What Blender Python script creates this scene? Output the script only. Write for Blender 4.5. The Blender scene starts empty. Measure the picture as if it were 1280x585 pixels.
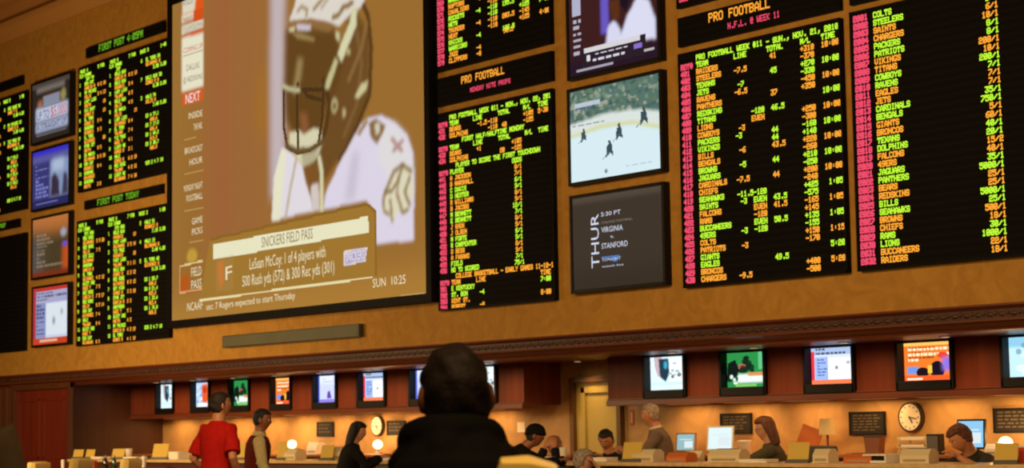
import bpy, bmesh, math, random
import numpy as np
from mathutils import Vector, Matrix, Euler
random.seed(7)
R = math.radians
C = bpy.context.scene.collection
sc = bpy.context.scene
# ------------------------------------------------------------------ camera
EYE = 1.4
FPX, TH, PI_, RO = 2450.0, 0.6724924980398724, 0.0988577179034328, -0.015537123273387422
FWD = Vector((-math.cos(TH)*math.cos(PI_), math.sin(TH)*math.cos(PI_), math.sin(PI_)))
_r = FWD.cross(Vector((0, 0, 1))).normalized(); _u = _r.cross(FWD)
RGT = math.cos(RO)*_r + math.sin(RO)*_u
UPV = -math.sin(RO)*_r + math.cos(RO)*_u
cam_d = bpy.data.cameras.new('camera'); cam = bpy.data.objects.new('camera', cam_d); C.objects.link(cam)
cam_d.sensor_width = 36.0; cam_d.lens = FPX/1280*36.0; cam_d.clip_end = 200
m = Matrix.Identity(4)
for i in range(3):
    m[i][0] = RGT[i]; m[i][1] = UPV[i]; m[i][2] = -FWD[i]
m[2][3] = EYE
cam.matrix_world = m
cam_d.dof.use_dof = True; cam_d.dof.focus_distance = 9.5; cam_d.dof.aperture_fstop = 5.2
sc.camera = cam
# ------------------------------------------------------------------ exposure, world and the added fill lights out of view
sc.view_settings.view_transform = 'Standard'; sc.view_settings.look = 'None'
sc.view_settings.exposure = 0.0; sc.view_settings.gamma = 1.0; sc.view_settings.use_curve_mapping = False
world = bpy.data.worlds.new('hall_ambient'); sc.world = world; world.use_nodes = True
world.node_tree.nodes['Background'].inputs[0].default_value = (1.0, 0.62, 0.30, 1)
world.node_tree.nodes['Background'].inputs[1].default_value = 0.06
def area(name, loc, target, sx, sy, power, col):
    d = bpy.data.lights.new(name, 'AREA'); d.shape = 'RECTANGLE'; d.size = sx; d.size_y = sy; d.energy = power; d.color = col
    o = bpy.data.objects.new(name, d); C.objects.link(o); o.location = loc
    o.rotation_euler = (Vector(target)-Vector(loc)).to_track_quat('-Z', 'Y').to_euler()
    return o
WARM = (1.0, 0.66, 0.32)
area('added_hall_fill', (-4.6, 7.2, 2.7), (-13.0, 13.0, 1.2), 1.6, 1.2, 150, WARM)  # added area lights out of view, keep the lower facade brighter than its top
area('added_hall_fill', (-12.0, 5.0, 4.9), (-16.0, 13.0, 0.2), 6, 1.2, 455, WARM)
area('added_hall_fill', (-23.5, 7.0, 2.9), (-25.5, 13.0, 1.0), 4, 1.2, 455, WARM)
area('added_lounge_fill', (-2.6, 2.2, 4.2), (-3.3, 3.0, 0.5), 1.6, 1.6, 45, WARM)  # added overhead fill, lifts the dark foreground a little
W = 13.0          # the long facade wall stands at y = 13
def at(px, py, Y):
    d = FWD + (px-640)/FPX*RGT - (py-292.5)/FPX*UPV
    return Vector((0, 0, EYE)) + d*(Y/d.y)
def rect4(q, Y):
    c = [at(x, y, Y) for x, y in q]
    return ((c[0].x+c[3].x)/2, (c[1].x+c[2].x)/2, (c[2].z+c[3].z)/2, (c[0].z+c[1].z)/2)   # x0 x1 z0 z1
def at_depth(px, py, z):
    return Vector((0, 0, EYE)) + z*(FWD + (px-640)/FPX*RGT - (py-292.5)/FPX*UPV)
def gx(px, Y, h=0.0):
    """x of the point on plane Y seen in column px at height h over the eye"""
    p = 540
    for _ in range(6):
        v = at(px, p, Y); p -= (EYE+h-v.z)*60
    return at(px, p, Y).x
# ------------------------------------------------------------------ materials
def lin(c):
    if isinstance(c, str):
        c = [int(c[i:i+2], 16)/255 for i in (0, 2, 4)]
    return [((v+0.055)/1.055)**2.4 if v > 0.04045 else v/12.92 for v in c]
_mats = {}
def mat(name, col, rough=0.6, metal=0.0, emit=0.0, var=0.0, scale=8.0, bump=0.0, spec=0.5, kind='noise', col2=None, coat=0.0):
    if name in _mats: return _mats[name]
    mt = bpy.data.materials.new(name); mt.use_nodes = True
    nt = mt.node_tree; b = nt.nodes['Principled BSDF']
    c = lin(col)+[1]
    b.inputs['Base Color'].default_value = c
    b.inputs['Roughness'].default_value = rough; b.inputs['Metallic'].default_value = metal
    b.inputs['Specular IOR Level'].default_value = spec
    b.inputs['Coat Weight'].default_value = coat
    if emit:
        b.inputs['Emission Color'].default_value = c; b.inputs['Emission Strength'].default_value = emit
        mt.cycles.emission_sampling = 'NONE'
    if var or bump or col2:
        tc = nt.nodes.new('ShaderNodeTexCoord'); mp = nt.nodes.new('ShaderNodeMapping')
        nt.links.new(tc.outputs['Object'], mp.inputs[0])
        if kind == 'noise':
            t = nt.nodes.new('ShaderNodeTexNoise'); t.inputs['Scale'].default_value = scale; t.inputs['Detail'].default_value = 4
            f = t.outputs[0]
        elif kind == 'wood':
            mp.inputs['Scale'].default_value = (5, 5, 0.35)
            t = nt.nodes.new('ShaderNodeTexNoise'); t.inputs['Scale'].default_value = scale; t.inputs['Detail'].default_value = 6; t.inputs['Distortion'].default_value = 0.6
            f = t.outputs[0]
        elif kind == 'woodx':
            mp.inputs['Scale'].default_value = (0.35, 5, 5)
            t = nt.nodes.new('ShaderNodeTexNoise'); t.inputs['Scale'].default_value = scale; t.inputs['Detail'].default_value = 6; t.inputs['Distortion'].default_value = 0.6
            f = t.outputs[0]
        elif kind == 'swirl':
            t = nt.nodes.new('ShaderNodeTexNoise'); t.inputs['Scale'].default_value = scale; t.inputs['Detail'].default_value = 3; t.inputs['Distortion'].default_value = 2.5
            f = t.outputs[0]
        elif kind == 'lines':
            t = nt.nodes.new('ShaderNodeTexWave'); t.bands_direction = 'Z'; t.inputs['Scale'].default_value = scale
            f = t.outputs[0]
        nt.links.new(mp.outputs[0], t.inputs['Vector'])
        r = nt.nodes.new('ShaderNodeValToRGB')
        l = c[:3]
        a = [max(0, v*(1-var)) for v in l]; z = [min(1, v*(1+var)) for v in l]
        if col2: z = lin(col2)
        r.color_ramp.elements[0].position = 0.32; r.color_ramp.elements[1].position = 0.68
        r.color_ramp.elements[0].color = a+[1]; r.color_ramp.elements[1].color = z+[1]
        nt.links.new(f, r.inputs[0]); nt.links.new(r.outputs[0], b.inputs['Base Color'])
        if bump:
            bp = nt.nodes.new('ShaderNodeBump'); bp.inputs['Strength'].default_value = bump; bp.inputs['Distance'].default_value = 0.01
            nt.links.new(f, bp.inputs['Height']); nt.links.new(bp.outputs[0], b.inputs['Normal'])
    _mats[name] = mt
    return mt
def glow(name, col, strength=1.0):
    if name in _mats: return _mats[name]
    mt = bpy.data.materials.new(name); mt.use_nodes = True; nt = mt.node_tree; nt.nodes.clear()
    e = nt.nodes.new('ShaderNodeEmission'); o = nt.nodes.new('ShaderNodeOutputMaterial')
    e.inputs[0].default_value = lin(col)+[1]; e.inputs[1].default_value = strength
    nt.links.new(e.outputs[0], o.inputs[0]); mt.cycles.emission_sampling = 'NONE'
    _mats[name] = mt
    return mt
def picture_mat():
    mt = bpy.data.materials.new('screen_picture'); mt.use_nodes = True; nt = mt.node_tree; nt.nodes.clear()
    a = nt.nodes.new('ShaderNodeAttribute'); a.attribute_name = 'picture'
    e = nt.nodes.new('ShaderNodeEmission'); o = nt.nodes.new('ShaderNodeOutputMaterial')
    nt.links.new(a.outputs['Color'], e.inputs[0]); nt.links.new(e.outputs[0], o.inputs[0])
    mt.cycles.emission_sampling = 'NONE'
    return mt
PICM = picture_mat()
WALLP = mat('beige_swirl_wallpaper', 'a4762e', 0.75, var=0.06, scale=3.2, kind='swirl', bump=0.05, spec=0.2, col2='b08236')
WALLB = mat('beige_marbled_wall', 'b98f55', 0.6, var=0.12, scale=2.5, kind='swirl')
WOOD = mat('red_brown_wood', '662b16', 0.55, kind='wood', scale=2.2, col2='76361c', spec=0.25)
WOODX = mat('red_brown_wood_moulding', '5c2a12', 0.42, kind='woodx', scale=2.2, col2='6a3218', coat=0.1)
WOODL = mat('light_brown_wood_trim', '9a5a2c', 0.4, kind='woodx', scale=2.2, col2='a7683a')  # lighter brown wood for desk tops and lamp rings
DWOOD = mat('dark_brown_wood', '4a2614', 0.45, kind='wood', scale=2.0, col2='55301a')
MAHOG = mat('mahogany_door_wood', '5e1c10', 0.4, kind='wood', scale=2.0, col2='6b2514')
CARVE = mat('carved_frieze_wood', '40200e', 0.55, var=0.3, scale=14, bump=0.5)
BLACK = mat('black_plastic', '090808', 0.55, spec=0.3)
BLACKM = mat('black_painted_metal', '050404', 0.65, spec=0.15)
PANEL = mat('black_display_panel', '070605', 0.75, kind='lines', scale=4.6, col2='0e0b09', spec=0.1)
CREAM = mat('cream_plastic', 'd9c9a0', 0.5)
WHITE = mat('white_plastic', 'e6e0d2', 0.5)
PAPER = mat('white_paper', 'f0e8d4', 0.8)
YCARD = mat('pale_yellow_card', 'cfb04a', 0.7)
STEEL = mat('brushed_steel', '9a948a', 0.35, metal=1.0)
GREY = mat('grey_plastic', '55524c', 0.5)
MARBLE = mat('cream_marble_top', 'd8b780', 0.25, var=0.12, scale=6, kind='swirl')
LG = glow('green_lit_diodes', 'b8f034', 1.15)
LO = glow('orange_lit_diodes', 'f9a232', 1.15)
LR = glow('red_lit_diodes', 'ea4a66', 1.1)
LGD = glow('dim_green_diodes', '6fae22', 1.0)
# ------------------------------------------------------------------ object helpers
def tagit(o, label=None, cat=None, group=None, kind=None):
    if label: o['label'] = label
    if cat: o['category'] = cat
    if group: o['group'] = group
    if kind: o['kind'] = kind
    return o
def thing(name, label, cat, loc=(0, 0, 0), rz=0.0, group=None):
    o = bpy.data.objects.new(name, None); C.objects.link(o); o.empty_display_size = 0.1
    o.location = loc; o.rotation_euler = (0, 0, rz)
    return tagit(o, label, cat, group)
def mesh_obj(name, me, material, parent=None):
    o = bpy.data.objects.new(name, me); C.objects.link(o)
    if material: me.materials.append(material)
    if parent: o.parent = parent
    return o
class MB:
    """collects shapes into one mesh"""
    def __init__(s): s.bm = bmesh.new()
    def box(s, x0, x1, y0, y1, z0, z1, bev=0.0, rot=None, piv=None):
        r = bmesh.ops.create_cube(s.bm, size=1)['verts']
        bmesh.ops.scale(s.bm, vec=(abs(x1-x0), abs(y1-y0), abs(z1-z0)), verts=r)
        bmesh.ops.translate(s.bm, vec=((x0+x1)/2, (y0+y1)/2, (z0+z1)/2), verts=r)
        vs = set(r)
        if bev:
            ed = list({e for v in r for e in v.link_edges})
            g = bmesh.ops.bevel(s.bm, geom=ed, offset=bev, segments=2, affect='EDGES', profile=0.7)
            vs = {v for f in g['faces'] for v in f.verts} | {v for v in r if v.is_valid}
        if rot is not None:
            pv = Vector(piv) if piv else Vector(((x0+x1)/2, (y0+y1)/2, (z0+z1)/2))
            bmesh.ops.rotate(s.bm, cent=pv, matrix=rot, verts=list(vs))
        return s
    def cyl(s, p0, p1, r0, r1=None, n=20):
        p0 = Vector(p0); p1 = Vector(p1); r1 = r0 if r1 is None else r1
        d = p1-p0; L = d.length
        q = d.to_track_quat('Z', 'Y').to_matrix().to_4x4(); q.translation = (p0+p1)/2
        bmesh.ops.create_cone(s.bm, cap_ends=True, segments=n, radius1=r0, radius2=max(r1, 1e-5), depth=L, matrix=q)
        return s
    def sph(s, c, rx, ry=None, rz=None, n=16):
        mt = Matrix.Translation(Vector(c)) @ Matrix.Diagonal((rx, ry or rx, rz or rx, 1))
        bmesh.ops.create_uvsphere(s.bm, u_segments=n, v_segments=max(8, n//2+2), radius=1, matrix=mt)
        return s
    def lathe(s, c, prof, n=24):
        rings = []
        for r, z in prof:
            rings.append([s.bm.verts.new((c[0]+r*math.cos(2*math.pi*k/n), c[1]+r*math.sin(2*math.pi*k/n), c[2]+z)) for k in range(n)])
        for a, b in zip(rings, rings[1:]):
            for k in range(n): s.bm.faces.new((a[k], a[(k+1) % n], b[(k+1) % n], b[k]))
        s.bm.faces.new(list(reversed(rings[0]))); s.bm.faces.new(rings[-1])
        return s
    def prism_x(s, x0, x1, prof):
        """closed (y,z) outline swept along x"""
        a = [s.bm.verts.new((x0, y, z)) for y, z in prof]; b = [s.bm.verts.new((x1, y, z)) for y, z in prof]
        n = len(prof)
        for k in range(n): s.bm.faces.new((a[k], a[(k+1) % n], b[(k+1) % n], b[k]))
        s.bm.faces.new(list(reversed(a))); s.bm.faces.new(b)
        return s
    def prism_y(s, y0, y1, prof):
        a = [s.bm.verts.new((x, y0, z)) for x, z in prof]; b = [s.bm.verts.new((x, y1, z)) for x, z in prof]
        n = len(prof)
        for k in range(n): s.bm.faces.new((a[k], a[(k+1) % n], b[(k+1) % n], b[k]))
        s.bm.faces.new(list(reversed(a))); s.bm.faces.new(b)
        return s
    def build(s, name, material, parent=None, smooth=False, off=None):
        bmesh.ops.recalc_face_normals(s.bm, faces=s.bm.faces[:])
        if off is not None: bmesh.ops.translate(s.bm, vec=-Vector(off), verts=s.bm.verts[:])
        me = bpy.data.meshes.new(name); s.bm.to_mesh(me); s.bm.free()
        if smooth:
            for p in me.polygons: p.use_smooth = True
            try: me.set_sharp_from_angle(angle=R(40))
            except Exception: pass
        return mesh_obj(name, me, material, parent)
def copy_tree(o, parent=None):
    c = o.copy(); C.objects.link(c)
    if parent is not None: c.parent = parent
    for ch in list(o.children): copy_tree(ch, c)
    return c
def struct(o): o['kind'] = 'structure'; return o
# ------------------------------------------------------------------ dot-matrix lettering
_F = {' ':'0000000000','!':'00005F0000','#':'147F147F14','$':'242A7F2A12','%':'2313086462','&':'3649562050',"'":'0008070300','(':'001C224100',')':'0041221C00','+':'08083E0808',',':'0080703000','-':'0808080808','.':'0000606000','/':'2010080402','0':'3E5149453E','1':'00427F4000','2':'7249494946','3':'2141494D33','4':'1814127F10','5':'2745454539','6':'3C4A494931','7':'4121110907','8':'3649494936','9':'464949291E',':':'0000140000','@':'3E415D594E','A':'7C1211127C','B':'7F49494936','C':'3E41414122','D':'7F4141413E','E':'7F49494941','F':'7F09090901','G':'3E41415173','H':'7F0808087F','I':'00417F4100','J':'2040413F01','K':'7F08142241','L':'7F40404040','M':'7F021C027F','N':'7F0408107F','O':'3E4141413E','P':'7F09090906','Q':'3E4151215E','R':'7F09192946','S':'2649494932','T':'03017F0103','U':'3F4040403F','V':'1F2040201F','W':'3F4038403F','X':'6314081463','Y':'0304780403','Z':'6159494D43'}
def dot_rects(text, x, z, dx, dz, fat=0.0):
    """rectangles (x0,x1,z0,z1) of lit dots; z = top of the letters"""
    out = []
    for i, ch in enumerate(text):
        g = _F.get(ch, _F[' ']); cols = [int(g[k:k+2], 16) for k in range(0, 10, 2)]
        for r in range(8):
            c = 0
            while c < 5:
                if cols[c] >> r & 1:
                    e = c
                    while e < 5 and cols[e] >> r & 1: e += 1
                    xx = x+(i*6+c)*dx
                    out.append((xx-fat*dx, xx+(e-c)*dx+fat*dx, z-(r+1)*dz-fat*dz, z-r*dz+fat*dz))
                    c = e
                else: c += 1
    return out
def rects_obj(name, rects, y, material, parent, label=None):
    vs = []; fs = []
    o = parent
    loc = Vector((0, 0, 0))
    while o is not None: loc += o.location; o = o.parent
    for i, (a, b, c, d) in enumerate(rects):
        k = len(vs); vs += [(a-loc.x, y-loc.y, c-loc.z), (b-loc.x, y-loc.y, c-loc.z), (b-loc.x, y-loc.y, d-loc.z), (a-loc.x, y-loc.y, d-loc.z)]
        fs.append((k, k+1, k+2, k+3))
    me = bpy.data.meshes.new(name); me.from_pydata(vs, [], fs)
    ob = mesh_obj(name, me, material, parent)
    if label: ob['label'] = label
    return ob
# ------------------------------------------------------------------ smooth lettering (a font outline turned into a mesh)
def text_part(name, s, pl, pr, h, y, material, parent, label=None, rot=False, align_fit=True):
    """text on a plane facing -y, from world point pl (bottom left) to pr (bottom right); h letter height"""
    cu = bpy.data.curves.new('t', 'FONT'); cu.body = s; cu.resolution_u = 2
    to = bpy.data.objects.new('t', cu); C.objects.link(to)
    dg = bpy.context.evaluated_depsgraph_get(); me = bpy.data.meshes.new_from_object(to.evaluated_get(dg))
    bpy.data.objects.remove(to); bpy.data.curves.remove(cu)
    co = np.zeros(len(me.vertices)*3); me.vertices.foreach_get('co', co); co = co.reshape(-1, 3)
    x0, x1 = co[:, 0].min(), co[:, 0].max(); z0, z1 = 0.0, 0.69
    w = pr[0]-pl[0]
    u = (co[:, 0]-x0)/(x1-x0); v = (co[:, 1]-z0)/(z1-z0)
    loc = Vector((0, 0, 0)); o = parent
    while o is not None: loc += o.location; o = o.parent
    if rot:   # reads upward
        X = pl[0]-v*h; Z = pl[2]+u*(pr[2]-pl[2])
    else:
        X = pl[0]+u*w; Z = pl[2]+u*(pr[2]-pl[2])+v*h
    out = np.stack([X-loc.x, np.full(len(X), y-loc.y), Z-loc.z], 1)
    me.vertices.foreach_set('co', out.ravel()); me.update()
    me.materials.clear(); me.name = name
    ob = mesh_obj(name, me, material, parent)
    if label: ob['label'] = label
    return ob
# ------------------------------------------------------------------ flat pictures shown on screens
class Pic:
    """a picture painted in u (0..1 left to right), v (0..1 top to bottom)"""
    def __init__(s, nx, ny, bg):
        s.nx, s.ny = nx, ny
        s.a = np.zeros((ny, nx, 3)); s.a[:] = lin(bg)
        s.U, s.V = np.meshgrid((np.arange(nx)+.5)/nx, (np.arange(ny)+.5)/ny)
    def _blur(s, m, soft):
        n = int(round(soft*s.nx))
        for _ in range(2):
            for ax in (0, 1):
                k = n if ax == 1 else max(1, int(round(soft*s.nx)))
                if n < 1: continue
                p = np.pad(m, [(k, k) if i == ax else (0, 0) for i in (0, 1)], mode='edge')
                c = np.cumsum(p, axis=ax); c = np.insert(c, 0, 0, axis=ax)
                w = 2*k+1
                m = (np.take(c, range(w, c.shape[ax]), axis=ax)-np.take(c, range(0, c.shape[ax]-w), axis=ax))/w
        return m
    def put(s, m, col, op=1.0, soft=0.0):
        m = m.astype(float)
        if soft: m = s._blur(m, soft)
        m = (m*op)[..., None]; s.a = s.a*(1-m)+np.array(lin(col))*m
        return s
    def rect(s, u0, u1, v0, v1, col, **k): return s.put((s.U > u0) & (s.U < u1) & (s.V > v0) & (s.V < v1), col, **k)
    def ell(s, u, v, ru, rv, col, **k): return s.put(((s.U-u)/ru)**2+((s.V-v)/rv)**2 < 1, col, **k)
    def poly(s, pts, col, **k):
        m = np.zeros(s.U.shape, bool); n = len(pts)
        for i in range(n):
            (x0, y0), (x1, y1) = pts[i], pts[(i+1) % n]
            if y0 == y1: continue
            c = ((y0 > s.V) != (y1 > s.V)) & (s.U < (x1-x0)*(s.V-y0)/(y1-y0)+x0)
            m ^= c
        return s.put(m, col, **k)
    def line(s, pts, w, col, **k):
        m = np.zeros(s.U.shape, bool); asp = s.ny/s.nx
        for (x0, y0), (x1, y1) in zip(pts, pts[1:]):
            dx, dy = x1-x0, (y1-y0)*asp; L = dx*dx+dy*dy+1e-12
            t = np.clip(((s.U-x0)*dx+(s.V-y0)*asp*dy)/L, 0, 1)
            m |= ((s.U-x0-t*dx)**2+((s.V-y0)*asp-t*dy)**2) < w*w
        return s.put(m, col, **k)
    def mottle(s, u0, u1, v0, v1, cols, n, r, seed=1, op=0.8):
        g = random.Random(seed)
        for _ in range(n): s.ell(g.uniform(u0, u1), g.uniform(v0, v1), r*g.uniform(.5, 1.3), r*g.uniform(.5, 1.3), g.choice(cols), op=op)
        return s
    def bars(s, u0, u1, v0, v1, n, col, op=0.9, seed=1, fill=0.55):
        g = random.Random(seed); h = (v1-v0)/n
        for i in range(n):
            u = u0
            while u < u1-0.02:
                w = g.uniform(.03, .09); s.rect(u, min(u1, u+w), v0+i*h, v0+(i+fill)*h, col, op=op); u += w+.02
                if g.random() < .12: break
        return s
    def build(s, name, x0, x1, z0, z1, y, parent, tilt=0):
        s.a = np.clip(s.a, 0, 4)
        nx, ny = s.nx, s.ny
        loc = Vector((0, 0, 0)); o = parent
        while o is not None: loc += o.location; o = o.parent
        X, Z = np.meshgrid(np.linspace(x0, x1, nx+1)-loc.x, np.linspace(z1, z0, ny+1)-loc.z)
        vs = np.stack([X, np.full(X.shape, y-loc.y), Z], -1).reshape(-1, 3)
        i, j = np.meshgrid(np.arange(nx), np.arange(ny)); k = (j*(nx+1)+i).ravel()
        fs = np.stack([k, k+nx+1, k+nx+2, k+1], 1)
        me = bpy.data.meshes.new(name)
        me.vertices.add(len(vs)); me.vertices.foreach_set('co', vs.ravel())
        me.loops.add(len(fs)*4); me.loops.foreach_set('vertex_index', fs.ravel())
        me.polygons.add(len(fs)); me.polygons.foreach_set('loop_start', np.arange(len(fs))*4)
        me.update(calc_edges=True)
        at_ = me.attributes.new('picture', 'FLOAT_COLOR', 'CORNER')
        cc = np.repeat(np.concatenate([s.a.reshape(-1, 3), np.ones((nx*ny, 1))], 1), 4, axis=0)
        at_.data.foreach_set('color', cc.ravel())
        return mesh_obj(name, me, PICM, parent)
# ================================================================== the setting
E_ = EYE
BOT = E_+0.935                      # lower edge of the papered facade
XL, XR = -38.0, 1.0
CAB, BACK = 14.1, 14.65             # front of the upper cabinets, back wall of the counter recess
XRET = -27.1                        # wall that closes the recess on the left
CEIL = E_+6.9
o = struct(MB().box(XL, XR, -6, 15.2, -0.2, 0).build('floor', mat('patterned_carpet', '3a1a10', 0.95, var=0.5, scale=6)))
o = struct(MB().box(XL, XR, W, W+0.35, BOT, CEIL+0.6).build('wall_back', WALLP))
o = struct(MB().box(XL, XRET, W+0.02, W+0.35, 0, BOT).build('wall_lower_left', DWOOD))
o = struct(MB().box(XRET-0.2, XRET, W+0.35, BACK, 0, BOT+0.1).build('wall_recess_end', DWOOD))
o = struct(MB().box(XRET-0.2, XR, BACK, BACK+0.3, 0, BOT+0.2).build('wall_recess', WALLB))
SOF = E_+0.745
o = struct(MB().box(XRET, XR, W+0.35, BACK, SOF, SOF+0.15).build('ceiling_recess', WOODX))
o = struct(MB().box(XL, XR, -6, W, CEIL, CEIL+0.2).build('ceiling', mat('tan_ceiling_paint', '8a6236', 0.8, var=0.05, scale=1)))
o = struct(MB().box(XL-0.3, XL, -6, W+0.3, 0, CEIL+0.2).build('wall_left', WALLP))
# cornice between wall and ceiling: cove, flat band, stepped bead
m_ = MB().prism_x(XL, XR, [(W, E_+6.28), (W-0.05, E_+6.28), (W-0.07, E_+6.33), (W-0.10, E_+6.36), (W-0.16, E_+6.46), (W-0.22, E_+6.48), (W-0.22, E_+6.53), (W-0.06, E_+6.56), (W-0.06, E_+6.82), (W-0.22, E_+6.84), (W-0.34, CEIL), (W, CEIL)])
struct(m_.build('trim_1', mat('painted_cornice', 'b07e40', 0.6)))
# crown moulding under the facade: lip, carved frieze, cove
struct(MB().prism_x(XL, XR, [(W+0.1, BOT+0.012), (W-0.07, BOT+0.012), (W-0.075, BOT-0.005), (W-0.05, BOT-0.02), (W-0.035, BOT-0.03), (W+0.1, BOT-0.03)]).build('trim_2', WOODX))
struct(MB().box(XL, XR, W-0.03, W+0.1, E_+0.825, BOT-0.03).build('trim_3', CARVE))
mm = MB()
g = random.Random(3)
x = -28.9
while x < -8.0:                      # carved scroll leaves of the frieze
    mm.sph((x, W-0.03, E_+0.862), 0.038, 0.014, 0.020, 10); mm.sph((x+0.06, W-0.03, E_+0.872), 0.016, 0.012, 0.022, 8); x += 0.12
struct(mm.build('trim_4', CARVE, smooth=True))
struct(MB().prism_x(XL, XR, [(W+0.36, E_+0.825), (W-0.05, E_+0.825), (W-0.055, E_+0.81), (W-0.02, E_+0.795), (W+0.03, E_+0.765), (W+0.05, SOF+0.01), (W+0.03, SOF-0.005), (W+0.06, SOF-0.012), (W+0.36, SOF-0.012)]).build('trim_5', WOODX, smooth=False))
# left bottom corner: pilaster and double door
xa, xb = gx(-30, W), gx(7, W)
struct(MB().box(xa, xb, W-0.12, W+0.02, 0, SOF).box(xb-0.05, xb+0.03, W-0.15, W+0.02, 0, SOF, 0.01).box(xb+0.10, xb+0.17, W-0.06, W+0.02, 0, SOF, 0.01).build('trim_6', DWOOD))
x0, x1 = gx(22, W), gx(88, W)
ZT = at(55, 487, W).z
d = thing('door_1', None, None, (x0, W, 0)); d['kind'] = 'structure'
MB().box(x0+0.01, x1-0.01, W-0.03, W+0.0, 0.01, ZT-0.01).build('door_leaf', MAHOG, d, off=d.location)
mb = MB()
xm = (x0+x1)/2
for a, b in ((x0+0.12, xm-0.07), (xm+0.07, x1-0.12)):
    for za, zb in ((0.15, 0.95), (1.05, ZT-0.14)):
        mb.box(a, b, W-0.045, W-0.028, za, za+0.035, 0.005).box(a, b, W-0.045, W-0.028, zb-0.035, zb, 0.005).box(a, a+0.035, W-0.045, W-0.028, za, zb, 0.005).box(b-0.035, b, W-0.045, W-0.028, za, zb, 0.005)
mb.build('panel_moulding', MAHOG, d, off=d.location)
MB().box(x0-0.09, x0, W-0.06, W+0.0, 0, ZT+0.09, 0.01).box(x1, x1+0.09, W-0.06, W+0.0, 0, ZT+0.09, 0.01).box(x0-0.09, x1+0.09, W-0.065, W+0.0, ZT, ZT+0.09, 0.01).build('door_frame', DWOOD, d, off=d.location)
MB().cyl((xm-0.06, W-0.04, 1.0), (xm-0.06, W-0.09, 1.0), 0.012).sph((xm-0.06, W-0.1, 1.0), 0.028).build('door_knob', STEEL, d, off=d.location, smooth=True)

# doorway in the back wall, seen between the two cabinet runs
x0, x1 = at(722, 540, BACK).x, at(777, 540, BACK).x
ZT = at(740, 478, BACK).z
d = thing('door_2', None, None, (x0, BACK, 0)); d['kind'] = 'structure'
DOORY = mat('pale_yellow_door_paint', 'a89648', 0.5, var=0.04, scale=3)
DFR = mat('brown_door_frame', '5a3a14', 0.5)
MB().box(x0, x1, BACK-0.02, BACK-0.001, 0.0, ZT).box(x0+0.12, x0+0.19, BACK-0.05, BACK-0.02, 0, ZT-0.05, 0.004).box(x0+0.12, x1, BACK-0.05, BACK-0.02, ZT-0.12, ZT-0.05, 0.004).build('door_leaf', DOORY, d, off=d.location)
MB().box(x0-0.06, x0+0.01, BACK-0.07, BACK-0.001, 0, ZT+0.06, 0.008).box(x1-0.01, x1+0.06, BACK-0.07, BACK-0.001, 0, ZT+0.06, 0.008).box(x0-0.06, x1+0.06, BACK-0.075, BACK-0.001, ZT, ZT+0.06, 0.008).build('door_frame', DFR, d, off=d.location)
MB().cyl((x1-0.1, BACK-0.02, 1.0), (x1-0.1, BACK-0.07, 1.0), 0.012).sph((x1-0.1, BACK-0.085, 1.0), 0.025).build('door_knob', STEEL, d, off=d.location, smooth=True)

# ================================================================== upper cabinets that hold the counter televisions
TVPX = [(194, 217), (238, 262), (285, 312), (337, 364), (390, 421), (446, 482), (511, 550), (578, 621), (803.5, 857.5), (899, 958), (1004, 1069), (1119.5, 1192.5), (1250.5, 1332)]
TVX = [(gx(a, CAB-0.02, 0.5), gx(b, CAB-0.02, 0.5)) for a, b in TVPX]
TVZ0, TVZ1 = E_+0.292, E_+0.738
CZ0 = E_+0.268
def cabinet_run(name, label, x0, x1, tvs):
    t = thing(name, label, 'cabinet', (x0, CAB, CZ0))
    a = MB()
    xs = [x0]+[v for tv in tvs for v in tv]+[x1]
    for i in range(0, len(xs), 2): a.box(xs[i], xs[i+1], CAB, CAB+0.03, CZ0+0.02, SOF-0.001)
    for p, q in tvs: a.box(p, q, CAB, CAB+0.03, CZ0+0.02, TVZ0-0.004); pass
    a.box(x0, x1, BACK-0.03, BACK-0.001, CZ0+0.02, SOF-0.001)
    a.box(x0, x0+0.03, CAB+0.03, BACK-0.03, CZ0+0.02, SOF-0.001).box(x1-0.03, x1, CAB+0.03, BACK-0.03, CZ0+0.02, SOF-0.001)
    a.build('carcass', WOOD, t, off=t.location)
    b = MB().box(x0, x1, CAB-0.005, BACK-0.001, CZ0-0.002, CZ0+0.02).box(x0, x1, CAB-0.03, CAB, CZ0-0.045, CZ0+0.012, 0.006).box(x0, x1, CAB-0.018, CAB, CZ0+0.02, CZ0+0.032, 0.003)
    b.build('bottom_rail', WOODX, t, off=t.location)
    return t
CL0, CL1 = XRET+0.005, gx(655, CAB, 0.4)
CR0, CR1 = gx(760, CAB, 0.4), 0.5
cabinet_run('upper_cabinet', 'long red-brown wood wall cabinet left of the yellow door, holding eight televisions', CL0, CL1, TVX[:8])
cabinet_run('upper_cabinet', 'long red-brown wood wall cabinet right of the yellow door, holding five televisions', CR0, CR1, TVX[8:])
# ================================================================== wagering counter
CT = 1.055; CY0, CY1 = 12.78, 13.42
CX0, CX1 = gx(88, CY0), -7.0
t = thing('betting_counter', 'long dark wood betting counter with a cream stone ledge, people on both sides', 'counter', (CX0, CY0, 0))
MB().box(CX0, CX1, CY0-0.05, CY1, CT-0.035, CT, 0.006).build('counter_top', MARBLE, t, off=t.location)
MB().box(CX0+0.03, CX1, CY0, CY1-0.1, 0.0, CT-0.035).build('counter_body', DWOOD, t, off=t.location)
mb = MB(); x = CX0+0.1
while x < CX1-1.2:
    for za, zb in ((0.12, 0.17), (0.86, 0.91)): mb.box(x, x+1.1, CY0-0.015, CY0+0.001, za, zb, 0.004)
    for xx in (x, x+1.05): mb.box(xx, xx+0.05, CY0-0.015, CY0+0.001, 0.17, 0.86, 0.004)
    x += 1.25
mb.build('panel_moulding', DWOOD, t, off=t.location)
BD = 1.10; BY0 = 14.12
t = thing('back_desk', 'long wood back desk along the lit wall behind the counter, left of the yellow door', 'desk', (XRET, BY0, 0))
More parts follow.
